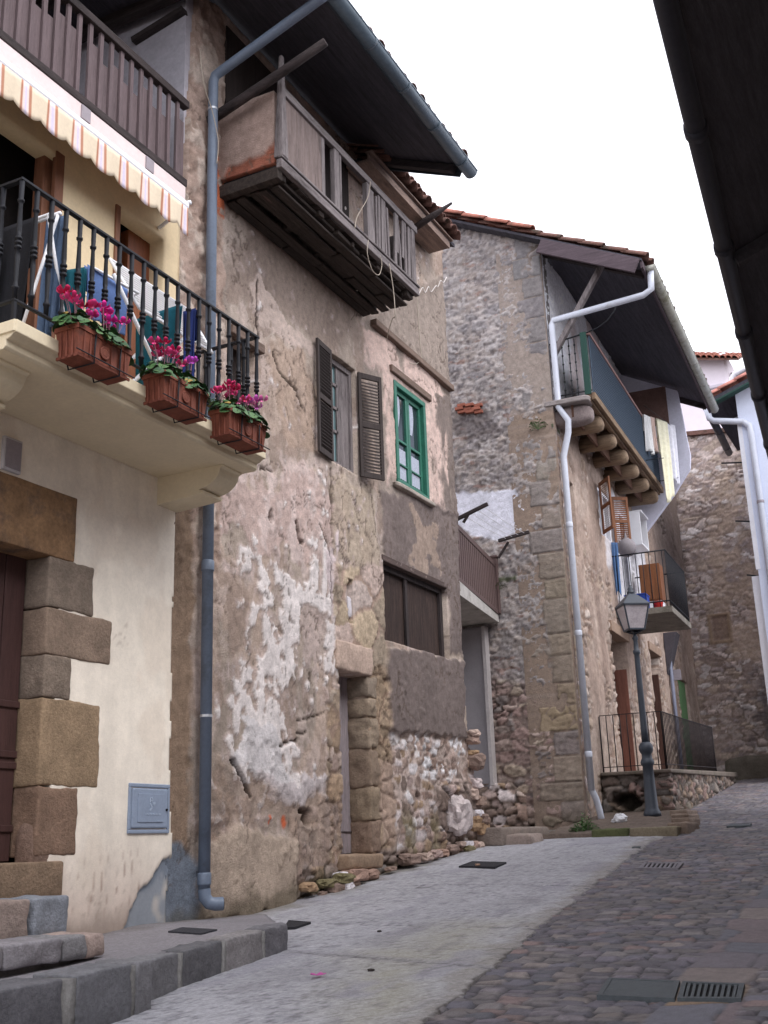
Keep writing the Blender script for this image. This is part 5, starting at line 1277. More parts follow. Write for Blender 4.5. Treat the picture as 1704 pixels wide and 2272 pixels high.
WU0, WU1 = 2.95, 3.95
D1U = (3.05, 4.35); D2U = (6.6, 7.7)
PAL_F = [srgb(*c) for c in ((176, 154, 140), (164, 144, 130), (188, 168, 154), (156, 138, 128), (180, 158, 138), (198, 180, 168))]
def front_f(u, v):
    L = Layers(u, v, srgb(170, 150, 138), 24)
    L.tint(sstep(.45, .6, fbm(u*1.0, v*.8, 4, 3)), srgb(182, 164, 152)); L.tint(sstep(.52, .66, fbm(u*2, v*1.1, 4, 6)), srgb(150, 132, 122), None, .7)
    L.bumps(1.2, .03, 4); L.bumps(5, .018, 5)
    m = sstep(.50, .62, fbm(u*1.3, v*.9, 4, 9)+.06*(1-sstep(1.2, 3.4, v))-.08*sstep(3.8, 5, v))
    L.rubble(m*.9, .30, .17, PAL_F, srgb(130, 110, 98), .06, 71, .04, .18)
    L.rubble((1-sstep(.35, .5, u+.2*(fbm(u*4, v*3, 3, 2)-.5)))*.85, .2, .14, RUBW[:8], srgb(150, 126, 112), .06, 73, .05, .18)
    wp = L.poly([(4.0, 4.4), (7.2, 4.4), (7.2, 6.7), (3.9, 6.7)], .08); L.tint(wp, srgb(206, 204, 208), .012)
    L.tint(L.poly([(3.1, 4.9), (4.2, 5.0), (4.2, 5.55), (3.2, 5.55)], .06), srgb(200, 194, 196), .008)
    L.tint(sstep(6.95, 7.0, v)*(1-sstep(6.6, 7.0, u)), srgb(242, 242, 248), .01)
    L.tint(sstep(1.2, 1.8, u)*sstep(.5, .7, fbm(u*1.4, v*1.2, 3, 29))*sstep(6.9, 7.0, v), srgb(196, 172, 166), None, .6)
    L.tint(sstep(7.4, 9, u)*sstep(4.6, 6.5, v), srgb(92, 82, 80), None, .75)  # shade at the far upper end, put into the wall colour
    for (a, b, c) in ((2.2, 1.0, 5.5), (5.6, 1.0, 3.6), (9.4, 1.2, 3.5)):
        st = (1-sstep(.05, .3, np.abs(u-a)+.2*(fbm(u*4, v, 3, 5)-.5)))*sstep(b, b+.5, v)*(1-sstep(c-.5, c, v)); L.tint(st, srgb(128, 108, 98), None, .5)
    L.vary(2.2, .11, 71); L.vary(7, .09, 73)
    near = 1-sstep(.10, .30, u); L.h = L.h*(1-near)+near*np.maximum(L.h, .012); L.tint(1-sstep(.06, .09, u), srgb(140, 124, 112), None, .9)
    return L.h, L.c
def front_hole(u, v):
    r = lambda a, b, c, d: (u > a) & (u < b) & (v > c) & (v < d)
    return r(WU0, WU1, 5.50, 6.45) | r(4.55, 5.35, 4.6, 6.35) | r(D1U[0], D1U[1], 1.0, 3.65) | r(D2U[0], D2U[1], 1.0, 3.8) | r(9.95, 11.2, 1.0, 3.6) | r(.75, 1.0, 4.6, 5.9) | (v > np.where(u < 7.3, 10.1, 9.6)) | r(2.7, 3.5, 7.2, 9.2) | r(4.3, 5.2, 7.2, 9.2)
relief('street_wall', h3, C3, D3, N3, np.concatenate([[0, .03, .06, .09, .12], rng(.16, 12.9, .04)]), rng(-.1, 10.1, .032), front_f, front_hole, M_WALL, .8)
mb = MB(); fbox(mb, .9, 12.8, -3.2, -.95, -.3, 10.0); mb.build('inner_wall', M_DARK, h3)
WOODV = mat('varnished_shutter', srgb(122, 76, 46), .5, 3, .3, .15, 14, 2, dirt=(srgb(130, 72, 40), 2, .55))
louvre('shutter', h3, f3(WU0, .04, 0), -D3*.80+N3*.60, 5.47, 6.48, .46, WOODV); louvre('shutter', h3, f3(WU1, .04, 0), D3*.55+N3*.83, 5.47, 6.48, .34, WOODV)
mb = MB(); fbox(mb, WU0, WU0+.06, -.12, -.02, 5.5, 6.45); fbox(mb, WU1-.06, WU1, -.12, -.02, 5.5, 6.45); fbox(mb, WU0+.06, WU1-.06, -.12, -.02, 6.39, 6.45); fbox(mb, WU0+.47, WU0+.52, -.12, -.02, 5.5, 6.39); mb.build('window_frame', M_WHITE, h3, bevel=.004)
mb = MB(); fbox(mb, WU0, WU1, -.25, -.22, 5.5, 6.45); mb.build('window_pane', glass('dim_glass', srgb(40, 42, 48)), h3)
mb = MB(); fbox(mb, 4.52, 4.60, -.02, .03, 4.6, 6.38); fbox(mb, 5.30, 5.38, -.02, .03, 4.6, 6.38); fbox(mb, 4.60, 5.30, -.02, .03, 6.30, 6.38); wf = mb.build('balcony_door', M_WHITE, h3, bevel=.006)
mb = MB(); fbox(mb, 4.6, 5.3, -.2, -.17, 4.6, 6.3); mb.build('pane', glass('pale_glass', srgb(130, 134, 146), .2), wf)
mb = MB()
for k in range(3): fbox(mb, D1U[1]-.06, D1U[1]-.02, -.76+.24*k, -.53+.24*k, 1.0, 3.1)
mb.build('door', mat('red_brown_planks', srgb(120, 78, 66), .85, 3, .3, .3, 14, 2), h3)
mb = MB()
for k in range(3): fbox(mb, D2U[1]-.06, D2U[1]-.02, -.76+.24*k, -.53+.24*k, 1.0, 3.4)
mb.build('door', mat('umber_planks', srgb(84, 58, 50), .85, 3, .3, .3, 14, 2), h3)
mb = MB()
for k in range(4): fbox(mb, 9.95+.31*k, 10.25+.31*k, -.12, -.06, .95, 3.6)
mb.build('door', mat('green_planks', srgb(110, 150, 104), .7, 3, .2, .2, 14, 2), h3, label='pale green plank door')
mb = MB(); fbox(mb, D1U[0]-.1, D1U[1]+.12, -.2, .04, 3.64, 3.84); fbox(mb, D2U[0]-.1, D2U[1]+.1, -.2, .04, 3.79, 3.97); build_each(mb, 'door_lintel', mat('stone_lintel', srgb(150, 128, 112), .9, 4, .2, .4, 30), h3, bevel=.01)
mb = MB(); fbox(mb, .73, 1.02, -.28, -.24, 4.6, 5.9); mb.build('slit_window', M_DARK, h3)
mb = MB(); fbox(mb, 2.7, 3.5, -.2, -.16, 7.2, 9.2); fbox(mb, 4.3, 5.2, -.2, -.16, 7.2, 9.2); build_each(mb, 'balcony_door', mat('umber_planks'), h3)
# hood, sign and conduit by the green door
mb = MB(); mb.prism([tuple(f3(8.5, 0, 3.5)), tuple(f3(8.5, .30, 4.45)), tuple(f3(8.5, 0, 4.45))], D3*.5); mb.build('wedge_bracket', mat('dark_slate', srgb(74, 70, 76), .8, 4, .2, .2, 30), h3, bevel=.008)
mb = MB(); fbox(mb, 9.0, 9.08, 0, .22, 3.42, 3.66); mb.build('plate', mat('grey_plate'), h3, bevel=.006)
mb = MB(); mb.tube([f3(8.7, .06, 1.2), f3(8.7, .06, 4.3)], .045, 8); mb.build('conduit', mat('conduit_grey', srgb(120, 124, 142), .5, 5, .1, 0), h3, True)

# roof of house 3
def rz(w): return 10.10-.5*w
mb = MB()
P = [f3(-.22, 1.78, rz(1.78)), f3(-.22, 1.78, rz(1.78)+.05), f3(-.22, -4, rz(-4)+.05), f3(-.22, -4, rz(-4))]
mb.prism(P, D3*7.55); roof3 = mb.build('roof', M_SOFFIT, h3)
mb = MB(); mb.bar(f3(-.24, .06, rz(.06)-.14), f3(-.24, 1.70, rz(1.70)-.13), .05, .26); fbox(mb, -.2, 7.3, 1.74, 1.79, rz(1.78)-.12, rz(1.78)+.02); mb.build('barge_board', mat('purple_brown_board', srgb(84, 72, 78), .8, 3, .3, .3, 14, 0), roof3, bevel=.008)
mb = MB()
for u in (.25, 7.1): mb.bar(f3(u, -.2, rz(-.2)-.06), f3(u, 1.72, rz(1.72)-.06), .09, .11)
build_each(mb, 'rafter', M_DKWOOD(0), roof3)
up3 = (-N3+V(0, 0, .5)); up3 /= np.linalg.norm(up3); nr3 = V(0, 0, 1)-up3*up3[2]; nr3 /= np.linalg.norm(nr3)
mb = MB(); barrels(mb, f3(-.26, 1.84, rz(1.84)+.07), D3, up3, nr3, 34, 14, .222, .40, .1, None, 14); mb.build('roof_tiles', M_OLDTILE, roof3, True, solid=.014)
mb = MB()
for k in range(9):
    a = f3(-.20, -.05-.42*k, rz(-.05-.42*k)+.10)
    mb.sheet(lambda s, t, a=a: a+up3*(s*.46)-D3*.02+D3*math.cos(math.pi*t)*.13*(1-.12*s)+nr3*(math.sin(math.pi*t)*.10-.02*s+.03), 1, 8)
mb.build('verge_tiles', M_TILE, roof3, True, solid=.016)
mb = MB(); a, b = f3(.12, .08, 8.0), f3(.14, 1.05, rz(1.05)-.08); mb.bar(a, b, .09, .11, D3); mb.build('strut', M_OLDWOOD(2), h3, bevel=.008)
gutter('gutter', mat('weathered_gutter', srgb(168, 168, 160), .5, 5, .15, .05, 50, dirt=(srgb(126, 124, 108), 3, .5)), h3, f3(.0, 1.86, rz(1.78)-.0), f3(7.35, 1.86, rz(1.78)-.03), .09, 6)
mb = MB()
q0 = on_f3(1224, 716, .10)
zt = q0[1]
P = [f3(.12, .10, .70), f3(.12, .10, 6.05), f3(.12, .10, 6.15), f3(.10, .22, 6.55), f3(.08, .24, 6.75), f3(.05, .10, 7.0), f3(.05, .10, zt-.05), f3(.06, .13, zt+.03), f3(.08, 1.70, rz(1.78)-.48), f3(.08, 1.84, rz(1.78)-.40), f3(.08, 1.86, rz(1.78)-.06)]
mb.tube(P, .055, 12)
mb.tube([f3(.12, .10, .86), f3(.12, .10, .72), f3(.20, .14, .58), f3(.24, .17, .40), f3(.28, .20, .10)], .052, 12)
dp3 = mb.build('downpipe', M_WPIPE, h3, True, label='pale grey plastic drainpipe')
mb = MB()
for z in (1.2, 3.1, 4.9): mb.lathe(f3(.12, .10, z), [(.058, 0), (.062, .012), (.062, .08), (.057, .09)], 12)
build_each(mb, 'pipe_socket', M_WPIPE, dp3, smooth=True)
# balcony with round joist ends
BU0, BU1, BW, BZ = .15, 6.15, .68, 7.12
BOARD = mat('golden_boards', srgb(126, 106, 86), .9, 3, .4, .5, 12, 1, dirt=(srgb(82, 60, 52), 2.4, .5))
mb = MB()
for k in range(4): fbox(mb, BU0, BU1, .01+.165*k, .165+.165*k, BZ, BZ+.06)
bal3 = mb.build('balcony', BOARD, h3, label='timber balcony with a dark net front')
mb = MB(); fbox(mb, BU0-.03, BU1+.03, BW-.02, BW+.05, BZ-.06, BZ+.07); fbox(mb, BU0-.03, BU1+.03, BW-.12, BW-.03, BZ-.09, BZ-.01); mb.build('edge_beam', BOARD, bal3, bevel=.012)
for k, u in enumerate(np.linspace(.95, 5.85, 6)):
    mb = MB(); mb.tube([f3(u, -.1, 6.93), f3(u, .54, 6.92), f3(u, .61, 6.925), f3(u, .645, 6.93)], [.15, .155, .13, .07], 16)
    mb.build('joist', mat('log_end', srgb(138, 118, 98), .85, 4, .25, .3, 20, 0, dirt=(srgb(96, 80, 68), 3, .5)), bal3, True)
    mb = MB(); fbox(mb, u-.84, u-.13, .30, .34, 6.80, 7.09); mb.build('infill_board', mat('rust_boards', srgb(92, 66, 54), .9, 4, .35, .4, 14, 1), bal3)
mb = MB(); mb.rock(f3(.26, .28, 6.86), (.36, .15, .17), 9, 3.4, .03, 420, srgb(134, 122, 120), (N3, D3, V(0, 0, 1))); mb.rock(f3(.18, .24, 7.07), (.40, .20, .05), 8, 9, .03, 421, srgb(146, 138, 136), (N3, D3, V(0, 0, 1))); build_each(mb, 'corbel_stone', M_STONEV, bal3, smooth=True, colors=True)
NET = mat('blue_grey_net', srgb(78, 92, 108), .8, 40, .15, 0)
mb = MB()
for u in np.linspace(BU0+.05, BU1-.05, 80): fbox(mb, u-.012, u+.012, BW+.005, BW+.015, BZ+.09, 8.26)
for z in np.linspace(BZ+.10, 8.24, 20): fbox(mb, BU0+.05, BU1-.05, BW+.016, BW+.022, z-.008, z+.008)
mb.build('net', NET, bal3)
mb = MB(); fbox(mb, BU0+.05, BU1-.05, BW-.006, BW-.001, BZ+.09, 8.24); mb.build('net_backing', mat('slate_cloth', srgb(34, 42, 52), .9, 8, .2, 0), bal3)
mb = MB(); fbox(mb, BU0, BU1+.05, BW-.03, BW+.04, 8.26, 8.32); mb.build('handrail', mat('faded_red_wood', srgb(134, 104, 100), .8, 3, .2, .2, 14, 1), bal3, bevel=.008)
mb = MB(); fbox(mb, BU0-.02, BU0+.02, BW-.13, BW-.02, BZ+.05, 8.32); mb.build('green_post', mat('dark_green_board', srgb(34, 66, 58), .7, 3, .15, .1, 14, 2), bal3, bevel=.006)
mb = MB(); mb.tube([f3(BU0, .0, 8.22), f3(BU0, BW, 8.30)], .014, 8); mb.tube([f3(BU0, 0, BZ+.12), f3(BU0, BW, BZ+.12)], .012, 8)
sr = build_each(mb, 'side_rail', M_IRON, bal3, smooth=True)[0]
for w_ in (.10, .22, .34, .44):
    mb = MB(); pr = [(.009, BZ+.06)]
    for z in np.arange(BZ+.2, 8.15, .16): pr += [(.009, z-.02), (.02, z), (.009, z+.02)]
    pr += [(.009, 8.24)]; p = f3(BU0, w_, 0); mb.lathe(p, pr, 8); mb.build('baluster', M_IRON, sr, True)
mb = MB(); P = [f3(BU0, BW, 8.30), f3(BU0-.02, BW+.18, 8.33), f3(BU0-.05, BW+.38, 8.42), f3(BU0-.08, BW+.52, 8.56), f3(BU0-.08, BW+.54, 8.62)]; mb.tube(P, .012, 7); o = mb.build('cable', M_IRON, None, True); tag(o, 'dark cable curling out from the corner of the netted balcony rail', 'cable')
# white cheek wall at the far end of the balcony
mb = MB(); U1 = BU1+.08
mb.prism([f3(U1, 0, 6.1), f3(U1, .18, 6.2), f3(U1, .95, 7.05), f3(U1, 1.32, 7.55), f3(U1, 1.36, 7.85), f3(U1, 1.24, 9.35), f3(U1, 0, 10.0)], D3*.14)
ck3 = mb.build('cheek_wall', mat('blue_white_limewash', srgb(206, 206, 222), .9, 3, .1, .15, 30, dirt=(srgb(178, 178, 192), 2, .6)), h3)
mb = MB(); fbox(mb, U1-.02, U1, .02, 1.0, 8.62, 9.5); mb.build('brick_panel', mat('brick_brown', srgb(110, 86, 80), .9, 6, .25, .3, 30), ck3)
g3 = 'washing hung from the netted balcony'
cloth('sheet', 'long cream sheet hanging outside the far end of the netted balcony', 'sheet', f3(5.35, .86, 8.46), f3(5.72, 1.02, 8.46), 1.75, srgb(226, 222, 196), 31, g3, .03)
cloth('sheet', 'white sheet behind the long cream one at the netted balcony', 'sheet', f3(5.8, .92, 8.5), f3(6.1, 1.12, 8.5), 1.3, srgb(222, 222, 232), 33, g3, .03)
cloth('garment', 'white garment drooping over the net of the balcony, left of the cream sheet', 'garment', f3(4.55, .74, 8.30), f3(4.95, .80, 8.36), .8, srgb(214, 214, 214), 35, g3, .05)
cloth('garment', 'pale pink garment hanging between the white garment and the cream sheet', 'garment', f3(5.08, .78, 8.42), f3(5.26, .84, 8.44), .75, srgb(200, 176, 166), 37, g3, .04)
mb = MB(); mb.tube([f3(4.4, .80, 8.44), f3(6.15, 1.08, 8.5)], .006, 6); mb.tube([f3(4.5, .70, 7.3), f3(4.6, 1.05, 7.32)], .008, 6); mb.tube([f3(5.9, .70, 7.25), f3(5.95, 1.1, 7.28)], .008, 6)
o = mb.build('clothesline', M_IRON, None, True); tag(o, 'thin dark clothesline carrying the washing at the netted balcony', 'clothesline')

# lower balcony
LU0, LU1, LW = 3.65, 5.75, 1.05
LZ = on_f3(1469, 1322, 1.05)[1]; RH = on_f3(1464, 1208, 1.02)[1]-LZ
mb = MB(); fbox(mb, LU0, LU1, -.05, LW, LZ-.12, LZ); lb = mb.build('lower_balcony', mat('lower_slab', srgb(118, 112, 104), .9, 5, .25, .4, 30, dirt=(srgb(78, 76, 66), 3, .5)), h3, bevel=.01)
mb = MB()
for z in (LZ+.10, LZ+RH):
    mb.tube([f3(LU0, 0, z), f3(LU0, LW-.03, z), f3(LU1, LW-.03, z), f3(LU1, 0, z)], .014, 7)
lrail = mb.build('lower_railing', M_IRON, lb, True)
bars = [(LU0, w_) for w_ in np.linspace(.08, .96, 8)]+[(u, LW-.03) for u in np.linspace(LU0, LU1, 20)]
for u, w_ in bars:
    mb = MB(); mb.tube([f3(u, w_, LZ), f3(u, w_, LZ+RH)], .008, 6); mb.build('bar', M_IRON, lrail, True)
def small(name, label, cat, fn, m, bevel=.006, smooth=False):
    k = MB(); fn(k); o = k.build(name, m, None, smooth, bevel=bevel); tag(o, label, cat); return o
bx = thing('boiler_cabinet', 'white open-fronted cabinet fixed above the lower balcony', 'cabinet', f3(5.6, .1, 5.78))
mb = MB(); fbox(mb, 5.30, 5.34, .0, .32, 5.78, 6.48); fbox(mb, 6.0, 6.04, .0, .32, 5.78, 6.48); fbox(mb, 5.34, 6.0, .0, .04, 5.78, 6.48); fbox(mb, 5.34, 6.0, .04, .32, 5.78, 5.82); fbox(mb, 5.30, 6.06, .0, .36, 6.48, 6.52); fbox(mb, 5.31, 5.33, .04, .31, 5.79, 6.47); mb.build('case', M_WMETAL, bx, bevel=.004)
mb = MB(); fbox(mb, 5.46, 5.9, .05, .22, 5.86, 6.42); mb.build('boiler', mat('boiler_grey', srgb(96, 90, 96), .5, 5, .1, 0), bx, bevel=.02)
cr = thing('crate', 'blue plastic crate standing on the lower balcony behind the lamp', 'crate', f3(4.0, .35, LZ))
mb = MB()
fbox(mb, 3.80, 4.16, .15, .55, LZ+.005, LZ+.03); fbox(mb, 3.80, 3.82, .15, .55, LZ+.03, LZ+.32); fbox(mb, 4.14, 4.16, .15, .55, LZ+.03, LZ+.32); fbox(mb, 3.82, 4.14, .15, .17, LZ+.03, LZ+.32); fbox(mb, 3.82, 4.14, .53, .55, LZ+.03, LZ+.32)
mb.build('body', mat('blue_plastic', srgb(30, 66, 160), .45, 5, .08, 0), cr, bevel=.006)
mb = MB(); fbox(mb, 3.79, 4.17, .14, .56, LZ+.30, LZ+.33); mb.build('rim', mat('blue_plastic'), cr, bevel=.006)
cb = thing('cupboard', 'orange-brown wooden cupboard at the far side of the lower balcony', 'cupboard', f3(5.45, .4, LZ))
mb = MB(); fbox(mb, 5.25, 5.65, .20, .62, LZ+.45, LZ+1.22); mb.build('carcass', WOODV, cb, bevel=.008)
mb = MB(); fbox(mb, 5.235, 5.25, .22, .40, LZ+.48, LZ+1.19); fbox(mb, 5.235, 5.25, .42, .60, LZ+.48, LZ+1.19); mb.build('panel', WOODV, cb, bevel=.004)
mb = MB(); fbox(mb, 5.27, 5.63, .22, .60, LZ, LZ+.45); mb.build('base', M_WHITE, cb, bevel=.006)
small('bucket', 'small red bucket beside the blue crate', 'bucket', lambda k: k.lathe(f3(4.2, .70, LZ), [(.07, 0), (.10, .20), (.105, .21), (.095, .21), (.07, .03)], 14), mat('red_plastic', srgb(196, 52, 48), .45, 5, .08, 0), 0, True)
small('balloon', 'grey round lampshade hanging in front of the white door', 'lampshade', lambda k: k.lathe(f3(4.0, .24, 5.42), [(.02, -.19), (.11, -.16), (.17, -.08), (.19, 0), (.17, .09), (.10, .16), (.03, .19), (.012, .30)], 16), mat('grey_shade', srgb(136, 130, 134), .8, 8, .1, .1), 0, True).name = 'lampshade'
cloth('towel', 'blue towel hung over the near end of the lower balcony rail', 'towel', f3(3.66, .02, LZ+1.35), f3(3.66, .14, LZ+1.33), 1.0, srgb(84, 114, 156), 41, None, .02)

# stone terrace in front of its doors, with the iron fence
TU0, TU1, TW = 1.25, 9.5, 1.10
def tz(u): return 1.02+.035*(u-TU0)
st3 = thing('stone_terrace', 'raised rubble-stone terrace carrying an iron fence before the doors', 'terrace', f3(3, 1, .4))
def tf(seed):
    def f(u, v):
        L = Layers(u, v, srgb(136, 120, 110), seed); L.bumps(2, .03, 3)
        L.rubble(np.ones(u.shape), .30, .19, [srgb(*c) for c in ((140, 114, 106), (124, 108, 98), (132, 120, 112), (110, 98, 92), (144, 122, 104), (104, 96, 92))], srgb(72, 64, 58), .09, seed, .07, .16)
        if seed == 83:
            for (x, z, rx, rz_) in ((.38, .52, .26, .12),): L.tint(1-sstep(.7, 1.1, np.hypot((L.wu-x)/rx, (L.wv-z)/rz_)), srgb(50, 44, 40), -.3)
        L.tint(1-sstep(.0, .3, v-gz(18)-.0+.3*(fbm(u*3, v*3, 3, 3)-.5)), srgb(92, 88, 70), None, .6)
        L.vary(3, .12, 4)
        return L.h, L.c
    return f
relief('front_wall', st3, f3(TU0, 0, 0), N3, -D3, rng(0, TW, .025), rng(-.1, 1.0, .025), tf(83), None, M_WALL, .3)
relief('side_wall', st3, f3(TU0, TW, 0), D3, N3, rng(0, TU1-TU0, .035), rng(-.1, 1.36, .03), tf(85), lambda u, v: v > tz(u+TU0)-.02, M_WALL, .3)
mb = MB(); mb.hexa([f3(TU0-.04, 0, .96), f3(TU1, 0, 1.2), f3(TU1, TW+.05, 1.2), f3(TU0-.04, TW+.05, .96), f3(TU0-.04, 0, 1.02), f3(TU1, 0, tz(TU1)), f3(TU1, TW+.05, tz(TU1)), f3(TU0-.04, TW+.05, 1.02)]); mb.build('coping', mat('terrace_stone', srgb(108, 98, 90), .9, 4, .25, .4, 30, dirt=(srgb(84, 82, 68), 2.5, .5)), st3, bevel=.02)
fn = thing('iron_fence', 'rusty dark iron fence of thin bars along the edge of the stone terrace', 'fence', f3(TU0, .6, 1.02))
mb = MB()
c0, c1, c2 = f3(TU0+.05, .04, 0), f3(TU0+.05, TW-.04, 0), f3(6.9, TW-.04, 0)
zt_ = lambda p: tz(float((p-C3)@D3))
for dz in (.08, .92):
    mb.bar(c0+V(0, 0, zt_(c0)+dz), c1+V(0, 0, zt_(c1)+dz), .02, .012); mb.bar(c1+V(0, 0, zt_(c1)+dz), c2+V(0, 0, zt_(c2)+dz-.04*(dz > .5)), .02, .012)
IR = mat('rusty_iron', srgb(44, 38, 40), .8, 20, .3, .2, 60)
mb.build('rail', IR, fn)
for a, b, n in ((c0, c1, 9), (c1, c2, 44)):
    for i in range(n+1):
        p = a+(b-a)*i/n; r = .009 if i not in (0, n) else .014
        mb = MB(); mb.tube([p+V(0, 0, zt_(p)), p+V(0, 0, zt_(p)+.91)], r, 5); mb.build('bar', IR, fn, True)

# bed with kerb stones round the lamp
mb = MB()
G_ = lambda px, py, dz=0.0: (lambda v: v*((GC+dz)/(v[2]-GS*v[1])))(ray(px, py))
for k, (xa, xb, ya, yb, c) in enumerate([(-4.62, -4.12, 15.12, 15.05, (92, 96, 66)), (-4.08, -3.46, 15.04, 14.98, (126, 116, 98))]):
    mb.cut(((xa+xb)/2, (ya+yb)/2+.12, gz(15.1)+.02), ((xb-xa)/2, .13, .09), .025, .014, 8, 430+k, srgb(*c))
for k, (xa, ya) in enumerate([(-3.50, 15.6), (-3.62, 16.3), (-3.78, 17.0), (-3.95, 17.7)]):
    mb.cut((xa, ya, gz(ya)+.02), (.13, .36, .09), .03, .016, 8, 440+k, srgb(128, 112, 100))
o = mb.build('bed_kerb', M_STONEV, None, True, colors=True, org=(-4, 15.5, 0)); o.name = 'kerb'; o['kind'] = 'structure'
LS = .66
def bed_f(u, v):
    L = Layers(u, v, srgb(104, 92, 84), 66); L.vary(4, .2, 3); L.vary(20, .2, 5); L.bumps(3, .03, 6); L.bumps(14, .012, 8); return L.h+.06, L.c
o = relief('earth_bed', None, (0, 0, GC), (1, 0, 0), (0, 0, 1), rng(-5.35, -3.5, .03), rng(15.1, 18.6, .03), bed_f, lambda u, v: u > np.interp(v, [15, 15.3, 18.6], [-3.5, -3.5, -4.05]), vmat('loose_earth', .95, 30, .25, .6, 60), .1, (0, 1, GS)); o['kind'] = 'structure'

# ---- street lamp
lx, ly, lz = -4.37, 17.47, gz(17.47)+.06
lamp = thing('street_lamp', 'dark grey cast-iron street lamp with a four-sided lantern', 'street lamp', (lx, ly, lz))
LM = mat('lamp_grey', srgb(54, 60, 70), .5, 6, .12, .1, 50, spec=.5)
mb = MB(); mb.lathe((lx, ly, lz), [(0.132, 0), (0.132, .05), (0.112, .09), (0.099, .12), (0.083, .55), (0.079, .74), (0.099, .76), (0.106, .80), (0.089, .84), (0.079, .86), (0.076, .92), (0.096, .95), (0.109, .99), (0.109, 1.03), (0.092, 1.07), (0.066, 1.10)], 18); mb.build('base', LM, lamp, True)
mb = MB(); mb.lathe((lx, ly, lz), [(0.056, 1.08), (0.053, 1.30), (0.041, 2.37), (0.041, 2.45), (0.056, 2.47), (0.056, 2.51), (0.040, 2.53), (0.033, 2.67), (0.050, 2.71), (0.026, 2.75), (0.020, 2.80)], 16); mb.build('post', LM, lamp, True)
R2 = [V(math.cos(a), math.sin(a), 0) for a in (math.radians(26.5+45+90*k+8) for k in range(4))]
zb, ztp = lz+2.84, lz+3.22
cpt = V(lx, ly, 0); rb_, rt_ = .175, .285
lan = MB()
for k in range(4):
    lan.bar(cpt+R2[k]*rb_+V(0, 0, zb), cpt+R2[k]*rt_+V(0, 0, ztp), .022, .022)
    lan.bar(cpt+R2[k]*rb_+V(0, 0, zb), cpt+R2[(k+1) % 4]*rb_+V(0, 0, zb), .022, .03); lan.bar(cpt+R2[k]*rt_+V(0, 0, ztp), cpt+R2[(k+1) % 4]*rt_+V(0, 0, ztp), .03, .03)
    lan.bar(cpt+R2[k]*rb_+V(0, 0, zb), cpt+V(0, 0, zb-.07), .02, .02)
lan = lan.build('lantern', LM, lamp, bevel=.003)
mb = MB()
for k in range(4):
    a, b = R2[k], R2[(k+1) % 4]; s = .985
    mb.add([cpt+a*rb_*s+V(0, 0, zb), cpt+b*rb_*s+V(0, 0, zb), cpt+b*rt_*s+V(0, 0, ztp), cpt+a*rt_*s+V(0, 0, ztp)], [(0, 1, 2, 3)])
mb.build('pane', mat('milky_glass', srgb(176, 168, 172), .2, 6, .2, 0, spec=.6), lan, solid=.004)
mb = MB()
base_ = [cpt+r*(rt_+.03)+V(0, 0, ztp+.01) for r in R2]; mid_ = [cpt+r*.13+V(0, 0, ztp+.16) for r in R2]; top_ = [cpt+r*.06+V(0, 0, ztp+.21) for r in R2]
mb.add(base_+mid_+top_, [(3, 2, 1, 0)]+[(k, (k+1) % 4, 4+(k+1) % 4, 4+k) for k in range(4)]+[(4+k, 4+(k+1) % 4, 8+(k+1) % 4, 8+k) for k in range(4)]+[(8, 9, 10, 11)])
mb.build('cap', LM, lan, bevel=.006)
mb = MB(); mb.lathe((lx, ly, ztp+.20), [(.06, 0), (.065, .03), (.04, .05), (.05, .08), (.03, .11), (.006, .15)], 12); mb.build('finial', LM, lan, True)

# ================================================================== HOUSE 4: rubble gable closing the street
Y4 = 30.0
h4 = thing('rubble_house', 'bare coursed-rubble house end closing the lane, with a blocked window', 'house', (-4.8, Y4, 1))
PAL4 = [srgb(*c) for c in ((206, 186, 178), (190, 168, 158), (214, 196, 188), (178, 156, 146), (224, 212, 208), (194, 172, 154), (174, 156, 152))]
def h4_f(u, v):
    L = Layers(u, v, srgb(150, 126, 110), 34); L.bumps(1.5, .03, 4); L.bumps(6, .02, 5)
    L.rubble(np.ones(u.shape), .34, .15, PAL4, srgb(150, 134, 125), .045, 91, .028, .14)
    tan = L.poly([(.95, 4.4), (1.9, 4.2), (2.2, 6.0), (1.9, 9.5), (1.0, 9.0), (.9, 6.0)], .15, 2)*sstep(.36, .5, fbm(u*2, v*2, 4, 7)); L.tint(tan, srgb(194, 172, 154), .0, .7)
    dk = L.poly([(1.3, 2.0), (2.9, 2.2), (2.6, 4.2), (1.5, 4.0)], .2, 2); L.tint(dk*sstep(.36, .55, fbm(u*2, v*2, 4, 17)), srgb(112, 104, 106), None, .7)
    L.tint(1-sstep(1.3, 2.2, v+.8*(fbm(u*2, v*2, 3, 5)-.5)), srgb(118, 106, 100), None, .4)
    L.tint((1-sstep(.0, .5, u+.4*(fbm(u*3, v*2, 3, 6)-.5)))*sstep(5.2, 7, v), srgb(70, 62, 62), None, .85)  # shadow of the gap beside the next house, painted into the upper left
    fr = L.poly([(.70, 4.75), (1.30, 4.75), (1.30, 5.55), (.70, 5.55)], .012, 0); inn = L.poly([(.80, 4.84), (1.20, 4.84), (1.20, 5.47), (.80, 5.47)], .012, 0)
    L.h = L.h*(1-fr*.7); L.tint(fr*(1-inn), srgb(160, 138, 118), .02); L.tint(inn, srgb(142, 120, 106), -.03, .85)
    L.vary(2, .12, 71); L.vary(6, .09, 73)
    return L.h, L.c
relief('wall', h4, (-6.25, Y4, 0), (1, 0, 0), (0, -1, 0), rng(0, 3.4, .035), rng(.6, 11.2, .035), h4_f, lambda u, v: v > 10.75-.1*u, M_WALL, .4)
mb = MB(); mb.box((-6.2, Y4+.1, 0), (-2.9, Y4+5, 10.5)); mb.build('inner_wall', M_DARK, h4)
